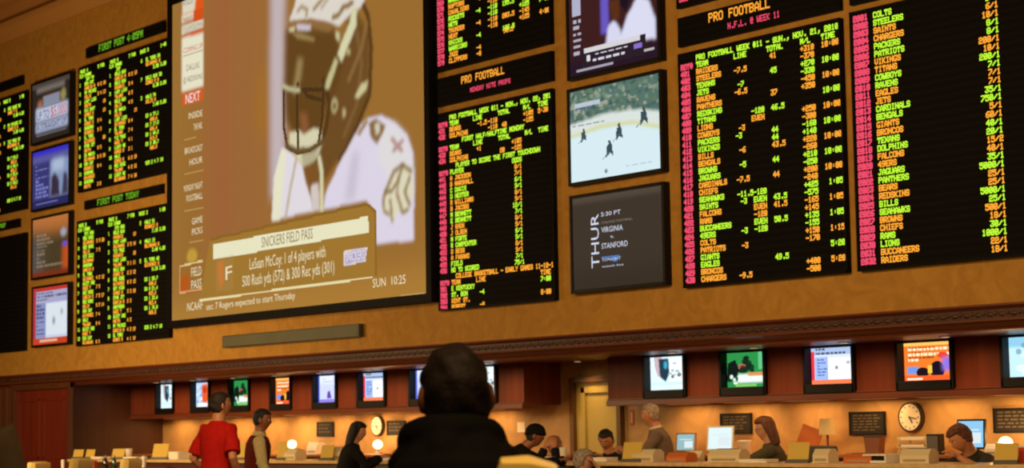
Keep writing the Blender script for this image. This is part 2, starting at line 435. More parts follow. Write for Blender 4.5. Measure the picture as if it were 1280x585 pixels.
MB().box(XRET+0.01, gx(712, BY0), BY0, BACK-0.005, BD-0.03, BD, 0.005).build('desk_top', WOODL, t, off=t.location)
MB().box(XRET+0.03, gx(712, BY0)-0.02, BY0+0.04, BACK-0.005, 0, BD-0.03).build('desk_body', DWOOD, t, off=t.location)
t = thing('back_desk', 'long wood back desk along the lit wall behind the counter, right of the yellow door', 'desk', (gx(790, BY0), BY0, 0))
MB().box(gx(790, BY0), -7.0, BY0, BACK-0.005, BD-0.03, BD, 0.005).build('desk_top', WOODL, t, off=t.location)
MB().box(gx(790, BY0)+0.02, -7.02, BY0+0.04, BACK-0.005, 0, BD-0.03).build('desk_body', DWOOD, t, off=t.location)
# ================================================================== odds boards
CW = 0.0423; DX = CW/6; DZ = 0.0073
def led_board(label, X0, X1, Z0, Z1, items, x_text=None, group=None, pitch=0.0687, ztop=None, name='odds_board'):
    """items: (row, col, text, colour)"""
    YF = W-0.06
    t = thing(name, label, 'display board', (X0, W, Z0), group=group)
    MB().box(X0, X1, YF+0.012, W-0.001, Z0, Z1, 0.004).build('housing', BLACKM, t, off=t.location)
    f = 0.018
    MB().box(X0+f, X1-f, YF+0.006, YF+0.0125, Z0+f, Z1-f).build('display_panel', PANEL, t, off=t.location)
    MB().box(X0, X0+f, YF, YF+0.013, Z0, Z1).box(X1-f, X1, YF, YF+0.013, Z0, Z1).box(X0, X1, YF, YF+0.013, Z0, Z0+f).box(X0, X1, YF, YF+0.013, Z1-f, Z1).build('rim', BLACKM, t, off=t.location)
    xt = X0+0.04 if x_text is None else x_text
    zt = Z1-0.045 if ztop is None else ztop
    acc = {'g': [], 'o': [], 'r': []}
    for r, c, s, k in items:
        fat = 0.65 if k == 'r' else 0.42
        for q in dot_rects(s, xt+c*CW, zt-r*pitch, DX, DZ, fat):
            if q[0] > X0+0.01 and q[1] < X1-0.005: acc[k].append(q)
    for k, nm, mm in (('g', 'green_lettering', LG), ('o', 'orange_lettering', LO), ('r', 'red_lettering', LR)):
        if acc[k]: rects_obj(nm, acc[k], YF+0.004, mm, t)
    return t
def sign(label, X0, X1, Z0, Z1, lines, group=None, mt=None):
    """lines: (text, x, ztop, dotx, dotz, material, nm)"""
    YF = W-0.06
    t = thing('header_sign', label, 'sign', (X0, W, Z0), group=group)
    MB().box(X0, X1, YF+0.008, W-0.001, Z0, Z1, 0.005).build('housing', mt or BLACKM, t, off=t.location)
    MB().box(X0+.012, X1-.012, YF+0.004, YF+0.009, Z0+.012, Z1-.012).build('display_panel', PANEL if mt is None else mt, t, off=t.location)
    for s, x, z, dx, dz, mm, nm in lines: rects_obj(nm, dot_rects(s, x, z, dx, dz, 0.2), YF+0.001, mm, t)
    return t
YFB = W-0.055
# --- football lines board
teams = 'RAIDERS STEELERS TEXANS JETS RAVENS PANTHERS REDSKINS TITANS LIONS COWBOYS PACKERS VIKINGS BILLS BENGALS BROWNS JAGUARS CARDINALS CHIEFS SEAHAWKS SAINTS FALCONS RAMS BUCCANEERS 49ERS COLTS PATRIOTS GIANTS EAGLES BRONCOS CHARGERS'.split()
it = [(0, 5, 'PRO FOOTBALL WEEK #11 - SUN., NOV. 21, 2010', 'g'), (1, 5, 'TEAM', 'g'), (1, 17, 'LINE', 'g'), (1, 27, 'TOTAL', 'g'), (1, 37, 'M/L', 'g'), (1, 43, 'TIME', 'g'), (1, 0, 'ROT#', 'r')]
line = {1: '-7.5', 3: ' -7', 4: '-6.5', 9: ' -3', 10: '-3', 12: ' -6', 14: ' -5', 16: '-7.5', 18: '-11.5', 19: ' -3', 23: ' -3', 25: ' -3', 29: '-9.5'}
extra = {7: '-120', 8: 'EVEN', 18: '-120', 19: 'EVEN', 20: 'EVEN', 21: '-120', 22: 'EVEN', 23: '-120'}
tot = {0: '41', 2: '45', 5: '37', 7: '46.5', 10: '44', 11: '44', 12: '43.5', 14: '44', 16: '44', 19: '43.5', 20: '41.5', 22: '50.5', 27: '49.5'}
mls = ['+310', '-370', '+270', '-330', '-450', '+350', '', '', '+250', '-300', '-160', '+140', '+220', '-260', '+210', '-250', '+200', '-240', '+425', '-575', '-165', '+145', '+135', '-155', '+150', '-170', '', '', '+400', '-500']
times = {0: '10:00', 2: '10:00', 4: '10:00', 6: '10:00', 8: '10:00', 10: '10:00', 12: '10:00', 14: '10:00', 16: '10:00', 18: ' 1:05', 20: ' 1:05', 22: ' 1:05', 24: ' 1:15', 26: ' 5:20', 28: ' 5:20'}
for i, tm in enumerate(teams):
    k = 'og'[(i//2) % 2]
    it.append((i+2, 0, str(401+i), 'r')); it.append((i+2, 5, tm, k))
    if i in line: it.append((i+2, 17, line[i], k))
    if i in extra: it.append((i+2, 22, extra[i], k))
    if i in tot: it.append((i+2, 28, tot[i], k))
    if mls[i]: it.append((i+2, 37, mls[i], k))
    if i in times: it.append((i+2, 43, times[i], k))
x0, x1, z0, z1 = rect4([(847, 69), (1049.5, 21), (1059.3, 341), (854.6, 360)], YFB)
led_board('black odds board headed PRO FOOTBALL WEEK #11, second board from the right edge', x0, x1, z0, z1, it, group=None)
BRX = (x0, x1)
# --- futures board on the right
names = 'COLTS STEELERS SAINTS CHARGERS PACKERS PATRIOTS VIKINGS TITANS COWBOYS RAVENS EAGLES JETS CARDINALS BENGALS GIANTS BRONCOS TEXANS DOLPHINS FALCONS 49ERS JAGUARS PANTHERS BEARS REDSKINS BILLS SEAHAWKS BROWNS CHIEFS RAMS LIONS BUCCANEERS RAIDERS'.split()
odds = '8/1 9/1 6/1 10/1 8/1 8/1 200/1 10/1 200/1 7/1 7/1 7/1 35/1 750/1 5/1 60/1 40/1 20/1 15/2 40/1 35/1 5000/1 25/1 25/1 5000/1 25/1 500/1 18/1 30/1 1000/1 22/1 18/1'.split()
it = []
for i, tm in enumerate(names):
    k = 'go'[(i//2) % 2]
    if i == 27: k = 'o'
    it += [(i, 0.1, str(2001+i), 'r'), (i, 5.5, tm, k), (i, 37-len(odds[i]), odds[i], k)]
a_ = at(1061.3, 16, YFB); b_ = at(1072.5, 339.5, YFB)
zT = at(1061.3, 16, YFB).z; zB = b_.z
led_board('wide black odds board listing 32 teams in red, green and orange at the right edge', (a_.x+b_.x)/2, (a_.x+b_.x)/2+2.09, zB, zT, it, pitch=0.0690)
RRX = ((a_.x+b_.x)/2, (a_.x+b_.x)/2+2.09); RZT = zT
# --- header signs and boards above, right side
h0, h1 = BRX
zh0, zh1 = at(849, 59, YFB).z, at(848, 22.7, YFB).z
px = at(886, 20, YFB).x
sign('black PRO FOOTBALL header with red N.F.L. week 11 line, second from the right', h0, h1, zh0, zh1,
     [('PRO FOOTBALL', px, zh1-0.03, 0.0113, 0.0123, LO, 'orange_lettering'), ('N.F.L. @ WEEK 11', at(910, 30, YFB).x, zh1-0.165, DX, 0.0085, LR, 'red_lettering')])
sign('black header sign cut off by the top right corner of the view', RRX[0], RRX[1], at(1062, 7, YFB).z, at(1062, 7, YFB).z+0.32, [])
zz = at(847, 11, YFB).z
led_board('black odds board bottom with a few red numbers above the right PRO FOOTBALL header', h0, h1, zz, zz+1.2, [(i, 0, str(520+i), 'r') for i in range(16)] , ztop=zz+1.2-0.06)
# --- middle column
x0, x1, z0, z1 = rect4([(545.4, 143), (690, 110), (693.5, 377), (548.7, 387)], YFB)
MX = (x0, x1)
pl = ['A JACKSON', 'B MARSHALL', 'C DAVIS', 'D HESTER', 'R WILLIAMS', 'B JACOBS', 'M BENNETT', 'E BENNETT', 'J KNOX', 'J OLSEN', 'M FORTE', 'R CARPENTER', 'D BESS', 'A FASANO', 'M MOORE', 'C TAYLOR']
it = [(0, 5, 'PRO FOOTBALL WEEK #11 - MON., NOV. 22, 2010', 'g'), (1, 0, 'ROT#', 'r'), (1, 5, 'TEAM', 'g'), (1, 15.5, 'LINE', 'g'), (1, 26.3, 'TOTAL', 'g'), (1, 37, 'M/L', 'g'), (1, 43, 'TIME', 'g'),
      (2, 0, '431', 'r'), (3, 0, '432', 'r'), (2, 5, 'BEARS', 'o'), (3, 5, 'DOLPHINS', 'o'), (2, 17.5, '-1.5', 'o'), (2, 22, '-110', 'o'), (3, 22, '-110', 'o'), (3, 28, '40', 'o'), (2, 37, '+105', 'o'), (3, 37, '-125', 'o'), (2, 43, '5:30', 'o'),
      (4, 10.5, 'FIRST HALF/HALFTIME MONDAY', 'g'), (5, 0, 'ROT#', 'r'), (5, 5, 'TEAM', 'g'), (5, 15.5, 'LINE', 'g'), (5, 26.3, 'TOTAL', 'g'), (5, 37.5, 'M/L', 'g'), (5, 43, 'TIME', 'g'),
      (6, 0, '433', 'r'), (7, 0, '434', 'r'), (6, 5, 'BEARS', 'o'), (7, 5, 'DOLPHINS', 'o'), (6, 17, '+1', 'o'), (7, 27, '20', 'o'), (6, 32, '+105', 'o'), (7, 32, '-125', 'o'),
      (8, 7.6, 'PLAYER TO SCORE THE FIRST TOUCHDOWN', 'g'), (9, 0, 'ROT#', 'r'), (9, 5, 'PLAYER', 'g'), (9, 32, 'ODDS', 'g')]
od = '8/1 7/1 6/1 9/1 8/1 9/1 12/1 7/1 8/1 9/1 6/1 9/1 8/1 9/1 8/1 9/1'.split()
for i, n in enumerate(pl):
    k = 'og'[(i//2) % 2]
    it += [(10+i, 0, str(441+i), 'r'), (10+i, 5, n, k), (10+i, 36-len(od[i]), od[i], k)]
it[-3:] = [(25, 0, '456', 'r'), (25, 5, 'NO TD SCORED', 'g'), (25, 32.5, '75/1', 'g')]
it[-6:-3] = [(24, 0, '455', 'r'), (24, 5, 'FIELD', 'g'), (24, 33, '7/1', 'g')]
it += [(26, 7, 'COLLEGE BASKETBALL - EARLY GAMES 11-18-10', 'o'), (27, 0, 'ROT#', 'r'), (27, 5, 'TEAM', 'o'), (27, 16, 'LINE', 'o'), (27, 43, 'TIME', 'o'), (28, 43, '7:00', 'g'),
       (28, 0, '501', 'r'), (29, 0, '502', 'r'), (30, 0, '503', 'r'), (31, 0, '504', 'r'), (28, 5, 'E KENTUCKY', 'g'), (29, 5, 'ST. BON', 'g'), (30, 5, 'KENT ST.', 'o'), (31, 5, 'ROBERT', 'o'), (29, 17.5, '-4', 'g'), (31, 17.5, '-8', 'o'), (30, 43, '8:00', 'o')]
it = [(r, c*0.97, s, k) for r, c, s, k in it]
led_board('black odds board right of the big screen, long red column down its left side', x0, x1, z0, z1, it, pitch=0.0683)
x0, x1, z0, z1 = rect4([(544, 97.5), (688.5, 65), (688, 100), (545.4, 135)], YFB)
sign('black PRO FOOTBALL header with pink MONDAY line, right of the big screen', MX[0], MX[1], z0, z1,
     [('PRO FOOTBALL', at(577, 100, YFB).x, z1-0.045, 0.0108, 0.0115, LO, 'orange_lettering'), ('MONDAY NITE PROPS', at(588, 110, YFB).x, z1-0.19, DX, 0.0075, LR, 'red_lettering')])
zz = (at(545.4, 89.7, YFB).z+at(689, 54.8, YFB).z)/2
nb = ['NETS', 'HORNETS', 'SPURS', 'BULLS', 'SUNS', 'MAVERICKS', 'PACERS', 'KINGS', 'WIZARDS', 'GRIZZLIES', 'CELTICS', 'MAGIC', 'RAPTORS', 'CAVALIERS', 'ROCKETS', 'NETS', 'THUNDER', 'HEAT', 'KNICKS', 'WARRIORS', 'JAZZ', 'CLIPPERS']
it = []
for i, n in enumerate(nb):
    j = len(nb)-1-i; r = 31-j; k = 'og'[(j//2) % 2]
    it += [(r, 0, str(579-j), 'r'), (r, 5, n, k)]
    if j % 2 == 1 or j == 0: it.append((r, 17, '-4' if j else '-8', k))
    if j > 3:
        it += [(r, 22, '-110', k)]
    if j % 2 and j > 2: it += [(r, 28, ['186.5', '195.5', '203.5'][j % 3], k)]
    if j > 3: it += [(r, 35, ['+125', '-145'][j % 2], k)]
    if j in (4, 6, 8, 12, 16): it.append((r, 43, ['7:30', '4:00', '5:00'][j % 3], k))
it.append((28.4, 28.5, '98.5', 'o'))
led_board('black odds board cut off by the top edge, just right of the big screen', MX[0], MX[1], zz, zz+2.25, it, ztop=zz+0.055+31.9*0.0683, pitch=0.0683)
# --- horse racing boards on the left
HN = 'BOLD RUN,FAST LASS,MR SILVER,DUSTY,SKY HIGH,RED ROSE,GO MARIA,TIZ TRUE,LUCKY ME,STAR JET,QUIET ONE,SUNDOWN,MY PRINCE,EL TORO,HALO,SEA CAT,RIO GOLD,BIG SHOT,LADY LUCK,NORTHERN'.split(',')
JN = 'GOMEZ R,SMITH,BAZE T,ROSARIO,BEJARANO,TALAMO,SOLIS,GARCIA M,QUINONEZ,PEDROZA'.split(',')
def race_items(seed, rows, third=True, c0=0):
    g = random.Random(seed); it = []
    for c in (0, 22.8):
        it += [(0+c/23*0.0, c+0.5, 'RACE %d' % g.randint(2, 9), 'g'), (0, c+14, '%d FUR' % g.randint(5, 8), 'g'), (1, c, 'CLM %d000' % g.randint(8, 40), 'g'), (2, c+5, g.choice(['3UP FM', '2YO MDN', '3UP']), 'g')]
        r = 3; n = 1
        while r < rows-1:
            it += [(r, c, str(n), 'g'), (r, c+4, g.choice(HN), 'g'), (r+1, c+4, g.choice(JN), 'o')]
            if g.random() < .85: it += [(r+1, c+14, '%d %d' % (g.randint(2, 9), g.randint(1, 5)), 'o')]
            if g.random() < .5: it += [(r+1, c+18, '%d' % g.randint(10, 20), 'o')]
            r += 2; n += 1
    if third:
        it += [(0, 45, 'RACE %d' % g.randint(1, 8), 'g'), (0, 59, '1:%d0' % g.randint(1, 5), 'g')]
        for r in (2, 6, 10):
            it += [(r, 45.5, str(g.randint(1, 9)), 'g'), (r, 49, g.choice(HN)+' '+str(g.randint(10, 99)), 'g'), (r+1, 49, g.choice(JN)+' 8', 'o'), (r+2, 54, '%d.%d0 %d.20' % (g.randint(3, 9), g.randint(1, 9), g.randint(2, 5)), 'g')]
        r = 14
        for k in range(4): it += [(r, 49, 'EX %d %d.%d' % (g.randint(1, 9), g.randint(10, 99), g.randint(1, 9)), 'g'), (r+1, 52, '$%d.%d' % (g.randint(10, 99), g.randint(1, 9)), 'o')]; r += 2
        it += [(rows-3, 49, 'SCR 2 4 7 10', 'g')]
    return it
x0, x1, z0, z1 = rect4([(98.5, 85), (211.4, 47.2), (210, 213.5), (97, 243)], YFB)
led_board('black race results board in green and orange, upper board beside the screen', x0, x1, z0, z1, race_items(1, 27), pitch=0.0668)
AX = (x0, x1)
x0, x1, z0, z1 = rect4([(106.7, 61.6), (204, 24.6), (204, 39), (106.7, 73)], YFB)
sign('thin black header sign FIRST POST 4:05PM over the upper race board', x0, x1, z0, z1, [('FIRST POST 4:05PM', at(124, 62, YFB).x, z1-0.025, 0.0134, 0.0145, LGD, 'green_lettering')])
x0, x1, z0, z1 = rect4([(96.5, 275.4), (213, 255), (211, 421), (95.2, 434.3)], YFB)
led_board('black race results board in green and orange, lower board beside the screen', x0, x1, z0, z1, race_items(2, 27), pitch=0.0668)
x0, x1, z0, z1 = rect4([(104.7, 252), (202, 229), (202, 241), (105, 263)], YFB)
sign('thin black header sign with dim green FIRST POST text over the lower race board', x0, x1, z0, z1, [('FIRST POST TODAY', at(122, 252, YFB).x, z1-0.025, 0.0134, 0.0125, LGD, 'green_lettering')])
xr = (at(33, 113, YFB).x+at(32, 261, YFB).x)/2
it = [(r, c, s, k) for r, c, s, k in race_items(3, 27)]
led_board('black race results board cut off by the left edge, upper one', xr-2.79, xr, at(32, 261, YFB).z, at(33, 113, YFB).z, it, pitch=0.0668)
xe = at(27, 99, YFB).x; sign('thin black header sign at the left edge over the upper race board', xe-2.4, xe, at(27, 105, YFB).z, at(27, 94, YFB).z, [])
xe = at(31, 360, YFB).x
led_board('blank black board at the left edge with nothing lit', xe-2.79, xe, at(30, 438.4, YFB).z, at(31, 290.6, YFB).z, [])
xe = at(22.6, 278, YFB).x; zq = at(22.6, 283.6, YFB).z
sign('thin black header sign over the blank board at the left edge', xe-2.4, xe, zq, at(22.6, 273, YFB).z, [('FIRST POST', xe-1.05, at(22.6, 273, YFB).z-0.03, 0.0100, 0.009, LGD, 'green_lettering')])
# --- unlit ticker under the screen
x0, x1, z0, z1 = rect4([(278.7, 419.6), (450, 405), (450, 420.5), (280, 435.4)], YFB)
t = thing('ticker_sign', 'long narrow unlit grey-green ticker sign under the big screen', 'sign', (x0, W, z0))
MB().box(x0, x1, W-0.075, W-0.001, z0, z1, 0.006).build('housing', mat('dark_ticker_case', '3a382c', 0.5), t, off=t.location)
MB().box(x0+.02, x1-.02, W-0.079, W-0.074, z0+.014, z1-.014).build('display_panel', mat('grey_green_ticker_face', '54543a', 0.6, var=0.08, scale=2), t, off=t.location)
# ================================================================== the big projection screen
YS = W-0.10
x0, x1 = (at(216, 100, YS).x+at(214.4, 402, YS).x)/2, (at(532.7, 100, YS).x+at(534.4, 366, YS).x)/2
z0 = (at(214.4, 402, YS).z+at(534.4, 366, YS).z)/2; z1 = at(216, 6.5, YS).z
SX0, SX1, SZ0, SZ1 = x0, x1, z0, z1
t = thing('projection_screen', 'huge black-framed projection screen showing a football player in a white helmet', 'screen', (x0, W, z0))
f = 0.10
fr = MB()
fr.box(x0-f, x0, W-0.13, W-0.001, z0-f, z1+f, 0.006).box(x1, x1+f, W-0.13, W-0.001, z0-f, z1+f, 0.006).box(x0, x1, W-0.13, W-0.001, z0-f, z0, 0.006).box(x0, x1, W-0.13, W-0.001, z1, z1+f, 0.006)
fr.build('frame', BLACKM, t, off=t.location)
MB().box(x0, x1, W-0.095, W-0.001, z0, z1).build('backing', BLACKM, t, off=t.location)
def uv(px, py):
    p = at(px, py, YS); return ((p.x-SX0)/(SX1-SX0), (SZ1-p.z)/(SZ1-SZ0))
def UV(*pts): return [uv(a, b) for a, b in pts]
P = Pic(340, 260, '9a6c30')
P.poly(UV((256, -60), (330, -60), (336, 330), (256, 330)), '9c6638', soft=.05, op=.9)
P.poly(UV((262, -60), (285, -60), (285, 300), (262, 300)), 'a05c38', soft=.04, op=.5)
P.poly(UV((322, 90), (334, 90), (334, 170), (322, 170)), 'a8701c', soft=.02, op=.6)
P.poly(UV((213, -20), (226, -20), (226, 420), (213, 420)), '9d7236', soft=.02, op=.6)
P.poly(UV((213, 380), (550, 330), (550, 400), (213, 430)), 'b08038', soft=.03, op=.8)
P.poly(UV((338, -60), (356, -60), (356, 240), (338, 250)), 'c2b2b4', soft=.012)
P.poly(UV((440, 5), (462, 40), (462, 120), (446, 160), (420, 205), (400, 235), (392, 215), (404, 180), (405, 150), (418, 100)), '644420', soft=.005, op=.85)
P.poly(UV((357, 36), (385, 34), (420, 36), (430, 70), (420, 110), (404, 150), (404, 182), (396, 206), (380, 192), (368, 170), (357, 150), (355, 108)), '5c3e1a', soft=.008, op=.9)
P.poly(UV((372, 72), (379, 74), (376, 98), (370, 118), (366, 116)), 'a8905c', soft=.006, op=.7)
P.poly(UV((364, 40), (378, 42), (394, 48), (392, 52), (372, 48)), 'b09a60', soft=.004, op=.6)
P.poly(UV((374, 140), (384, 142), (386, 165), (378, 172)), '8e5a34', soft=.006, op=.9)
# jersey left, chin strap, neck
P.line(UV((448, -8), (460, 20), (464, 60), (462, 118), (446, 158), (424, 200)), .006, '54381a', soft=.003)
P.line(UV((446, 40), (452, 80), (446, 130), (430, 170)), .005, '7e5c34', soft=.003)
P.line(UV((404, 100), (412, 128), (408, 158), (402, 178)), .006, '4e3418', soft=.002)
P.poly(UV((353, 184), (364, 190), (378, 205), (382, 228), (390, 250), (392, 264), (340, 275), (343, 222)), 'e0d9e0', soft=.003)
P.poly(UV((352, 186), (358, 188), (350, 274), (340, 276), (343, 222)), 'e6e2c4', soft=.004)
P.line(UV((371, 196), (363, 235), (357, 272)), .0035, 'b49a66', soft=.002)
P.poly(UV((362, 165), (374, 163), (380, 168), (392, 160), (401, 162), (402, 182), (398, 192), (387, 211), (377, 206), (361, 184)), 'd6d0ac', soft=.004)
P.poly(UV((376, 186), (399, 184), (392, 206), (385, 211), (378, 206)), 'aaa282', soft=.004, op=.8)
P.poly(UV((379, 209), (397, 200), (397, 240), (390, 250)), '7e5426', soft=.004)
P.poly(UV((388, 232), (398, 228), (400, 262), (390, 264)), 'd2c6c0', soft=.004)
P.line(UV((399, 197), (402, 215), (402, 262)), .006, 'dcd8ae', soft=.002)
# right jersey and shoulder
P.poly(UV((404, 262), (407, 241), (425, 203), (442, 172), (450, 157), (461, 147), (477, 144), (494, 153), (509, 169), (516, 190), (518, 230), (517, 300), (470, 306), (465, 262), (458, 250)), 'dcd4e4', soft=.003)
P.poly(UV((474, 160), (492, 154), (508, 172), (515, 200), (516, 240), (490, 236), (474, 200)), 'e0dcd8', soft=.01, op=.8)
P.poly(UV((440, 190), (450, 190), (444, 250), (430, 252)), 'c6bccc', soft=.01, op=.8)
P.poly(UV((461, 153), (470, 148), (482, 157), (478, 168), (471, 181), (463, 170)), '8a6a3c', soft=.004)
P.poly(UV((468, 155), (474, 152), (475, 166), (470, 168)), 'cfc8b4', soft=.003)
P.line(UV((449, 166), (458, 152)), .006, '9c8256', soft=.003)
P.line(UV((490, 174), (502, 188)), .005, 'b48e86', soft=.003); P.line(UV((503, 176), (492, 188)), .005, 'b48e86', soft=.003)
# gloved hand
P.poly(UV((480, 240), (492, 216), (503, 206), (514, 212), (517, 240), (510, 262), (506, 268), (498, 262), (492, 278), (486, 270), (478, 262)), 'dcd6b8', soft=.004)
P.line(UV((480, 245), (492, 215), (503, 206), (514, 214)), .005, '967c58', soft=.002)
P.line(UV((479, 248), (480, 264), (486, 268)), .004, '957a4e', soft=.002); P.line(UV((488, 250), (490, 276)), .004, '957a4e', soft=.002); P.line(UV((497, 244), (503, 266), (510, 262)), .004, '957a4e', soft=.002)
P.line(UV((503, 206), (498, 226), (490, 238), (482, 240)), .004, '8a7048', soft=.002)
P.line(UV((512, 222), (506, 240), (512, 256)), .004, '8a7048', soft=.002)
P.line(UV((498, 222), (496, 244)), .003, '9a8058', soft=.002)
# helmet shell
P.poly(UV((362, 24), (368, 8), (373, -14), (460, -50), (456, 0), (450, 10), (443, 13), (431, 25), (424, 33), (416, 30), (408, 27), (388, 24), (376, 26), (364, 27)), 'dcd4c8', soft=.003)
P.poly(UV((364, 26), (388, 24), (408, 28), (418, 32), (410, 40), (386, 32), (366, 32)), '8e6a40', soft=.003, op=.9)
P.poly(UV((370, 30), (388, 31), (388, 38), (372, 38)), 'cdc2c8', soft=.002)
P.poly(UV((361, 36), (368, 33), (369, 39), (362, 39)), 'd8d0a4', soft=.002)
P.line(UV((372, 14), (377, 8), (384, 12), (383, 20)), .004, '9c8658', soft=.002)
P.line(UV((392, 12), (404, -2)), .0045, '9a7a48', soft=.002)
P.line(UV((416, 22), (424, 18), (428, 10), (440, 4)), .006, '8a6c38', soft=.003)
P.line(UV((402, 10), (414, -8), (430, -16)), .004, 'b0a282', soft=.003)
P.poly(UV((440, 8), (446, 12), (446, 30), (427, 78), (422, 68), (426, 55), (437, 28)), 'd6d3aa', soft=.003)
P.poly(UV((420, 38), (425, 42), (424, 52), (420, 48)), 'c8c294', soft=.002)
P.poly(UV((419, 72), (423, 76), (411, 112), (406, 111), (408, 100)), 'c2bc8a', soft=.003)
P.poly(UV((452, 104), (460, 101), (458, 112), (448, 123), (443, 121)), 'cbc490', soft=.003)
P.poly(UV((433, 60), (438, 62), (437, 70), (433, 66)), 'b8ae7c', soft=.002)
P.ell(*uv(418, 132), .012, .022, 'b4a878', soft=.003); P.ell(*uv(418, 133), .006, .011, '785024', soft=.002)
P.ell(*uv(430, 141), .006, .014, 'b8ac7c', soft=.003)
P.line(UV((436, 100), (452, 60), (458, 30)), .005, '8c683a', soft=.004)
# face cage
for pts in (((355, 110), (355, 160), (359, 184), (372, 191), (388, 187), (402, 178)), ((372, 105), (371, 140), (373, 190)), ((357, 112), (378, 112), (404, 112)), ((404, 112), (403, 145), (398, 180)), ((380, 113), (384, 120), (404, 126))):
    P.line(UV(*pts), .0045, '4c3418', soft=.001)
P.line(UV((358, 182), (372, 189), (390, 186), (404, 177)), .006, '6c5430', soft=.002)
P.line(UV((354, 108), (360, 111), (374, 113)), .004, 'cfc89c', soft=.002)
# side panel on the left
P.poly(UV((228, -30), (254, -42), (254, 20), (228, 30)), 'e0581c'); P.poly(UV((228, -2), (245, -8), (243, 14), (228, 19)), 'ded4bc', soft=.002)
P.poly(UV((227, 32), (254, 23), (254, 34), (227, 44)), 'ded4bc', soft=.002); P.poly(UV((227, 19), (242, 14), (242, 23), (227, 29)), 'ded4bc', soft=.002)
P.poly(UV((242, 14), (254, 10), (254, 23), (242, 27)), 'd2501c'); P.poly(UV((227, 44), (254, 35), (254, 40), (227, 48)), 'd2501c')
P.poly(UV((227, 48), (254, 40), (254, 108), (227, 115)), 'e6e0c4', soft=.002)
P.line(UV((229, 70), (253, 63)), .0012, 'b8a888')
P.poly(UV((228, 117), (254, 110), (254, 125), (228, 133)), 'd65c20', soft=.002)
for yy in (173, 216, 262, 303): P.line(UV((230, yy+2), (254, yy-3)), .001, 'b89458')
P.ell(*uv(240, 320), .024, .022, 'c09a3c', soft=.004)
P.poly(UV((225, 333), (253, 326), (253, 362), (225, 367)), '9a6a2c'); P.poly(UV((225, 346), (236, 343), (236, 364), (225, 366)), 'b8581c', soft=.004)
P.line(UV((225, 333), (253, 326)), .0022, 'e0c890'); P.line(UV((225, 366), (253, 361)), .0022, 'e0a070'); P.line(UV((225, 333), (225, 366)), .0015, 'd8b070')
# lower third
P.poly(UV((262, 300), (455, 256), (462, 257), (469, 266), (469, 344), (250, 375)), 'a07630', soft=.001)
P.line(UV((264, 299), (455, 255.5), (462, 257), (469.5, 265), (469.5, 344)), .003, '8c6426')
P.poly(UV((266.7, 305), (460, 270.5), (461.5, 290.5), (266.7, 324.5)), 'e8e4c0', soft=.001)
P.poly(UV((270, 325), (292, 321), (292, 362), (270, 365)), 'a67c3c', soft=.002)
P.poly(UV((272, 328), (279, 326), (279, 336), (280, 350), (276, 362), (273, 350)), 'c87838', soft=.003)
P.poly(UV((430, 314), (459, 309), (457, 327), (429, 333)), 'e6dcd2'); P.poly(UV((431.5, 316), (457, 311), (455.5, 325), (430.8, 330.5)), 'a89cc4', soft=.002)
P.line(UV((250, 375.5), (465, 346.5)), .0025, 'e6d9a6'); P.line(UV((369, 389), (530, 366)), .001, 'c09c5c')
P.build('picture', x0, x1, z0, z1, YS, t)
TXW = glow('projected_cream_lettering', 'ece2bc', 1.0); TXG = glow('projected_brown_lettering', '8c7040', 1.0); TXR = glow('projected_red_lettering', 'c8584a', 1.0); TXO = glow('projected_grey_lettering', '8a7a5c', 1.0); TXB = glow('projected_white_lettering', 'f4ecea', 1.0)
def stext(s, l, r, h, m_, y=YS-0.002, nm='lettering'): text_part(nm, s, at(l[0], l[1], y), at(r[0], r[1], y), h, y, m_, t)
stext('SNICKERS FIELD PASS', (327, 309.5), (391, 298), .13, TXG)
stext('LeSean McCoy: 1 of 4 players with', (312, 337), (407, 321), .14, TXW)
stext('500 Rush yds (572) & 300 Rec yds (301)', (303, 358.5), (418, 340), .14, TXW)
stext('F', (282, 350), (290, 348), .17, TXW)
stext('SNICKERS', (432.5, 327), (455, 323), .10, TXB)
stext('NCAAF', (234, 389), (253, 386.3), .11, TXW)
stext('usc: 7 Rogers expected to start Thursday', (258, 387.5), (369, 373), .085, TXW)
stext('SUN  10:25', (466, 359.5), (507, 354), .10, TXW)
for s, l, r, h, m_ in (('COMING UP', (229, 67), (253, 60), .075, TXR), ('DALLAS', (233, 89), (249, 84.5), .085, TXO), ('@ REDSKINS', (229, 104), (253, 98), .075, TXO), ('NEXT', (232, 130), (250, 125), .13, TXB),
                       ('MONDAY', (229, 8), (242, 4), .06, TXO), ('NIGHT', (229, 27), (241, 23), .05, TXO), ('COUNTDOWN', (229, 40.5), (253, 32), .06, TXO),
                       ('INSIDE', (236, 149), (253, 145), .085, TXW), ('THE NFL', (242, 163), (253, 160), .085, TXW), ('BROADCAST', (231, 193), (253, 188), .085, TXW), ('HOUR', (237, 207), (253, 203), .085, TXW),
                       ('MONDAY NIGHT', (230, 240), (253, 234.5), .085, TXW), ('FOOTBALL', (233, 252.5), (253, 248), .085, TXW), ('GAME', (240, 281), (253, 277.5), .085, TXW), ('PICKS', (240, 294), (253, 291), .085, TXW),
                       ('FIELD', (239, 346), (252, 343.5), .12, TXW), ('PASS', (239, 362), (252, 359), .12, TXW)):
    stext(s, l, r, h, m_)
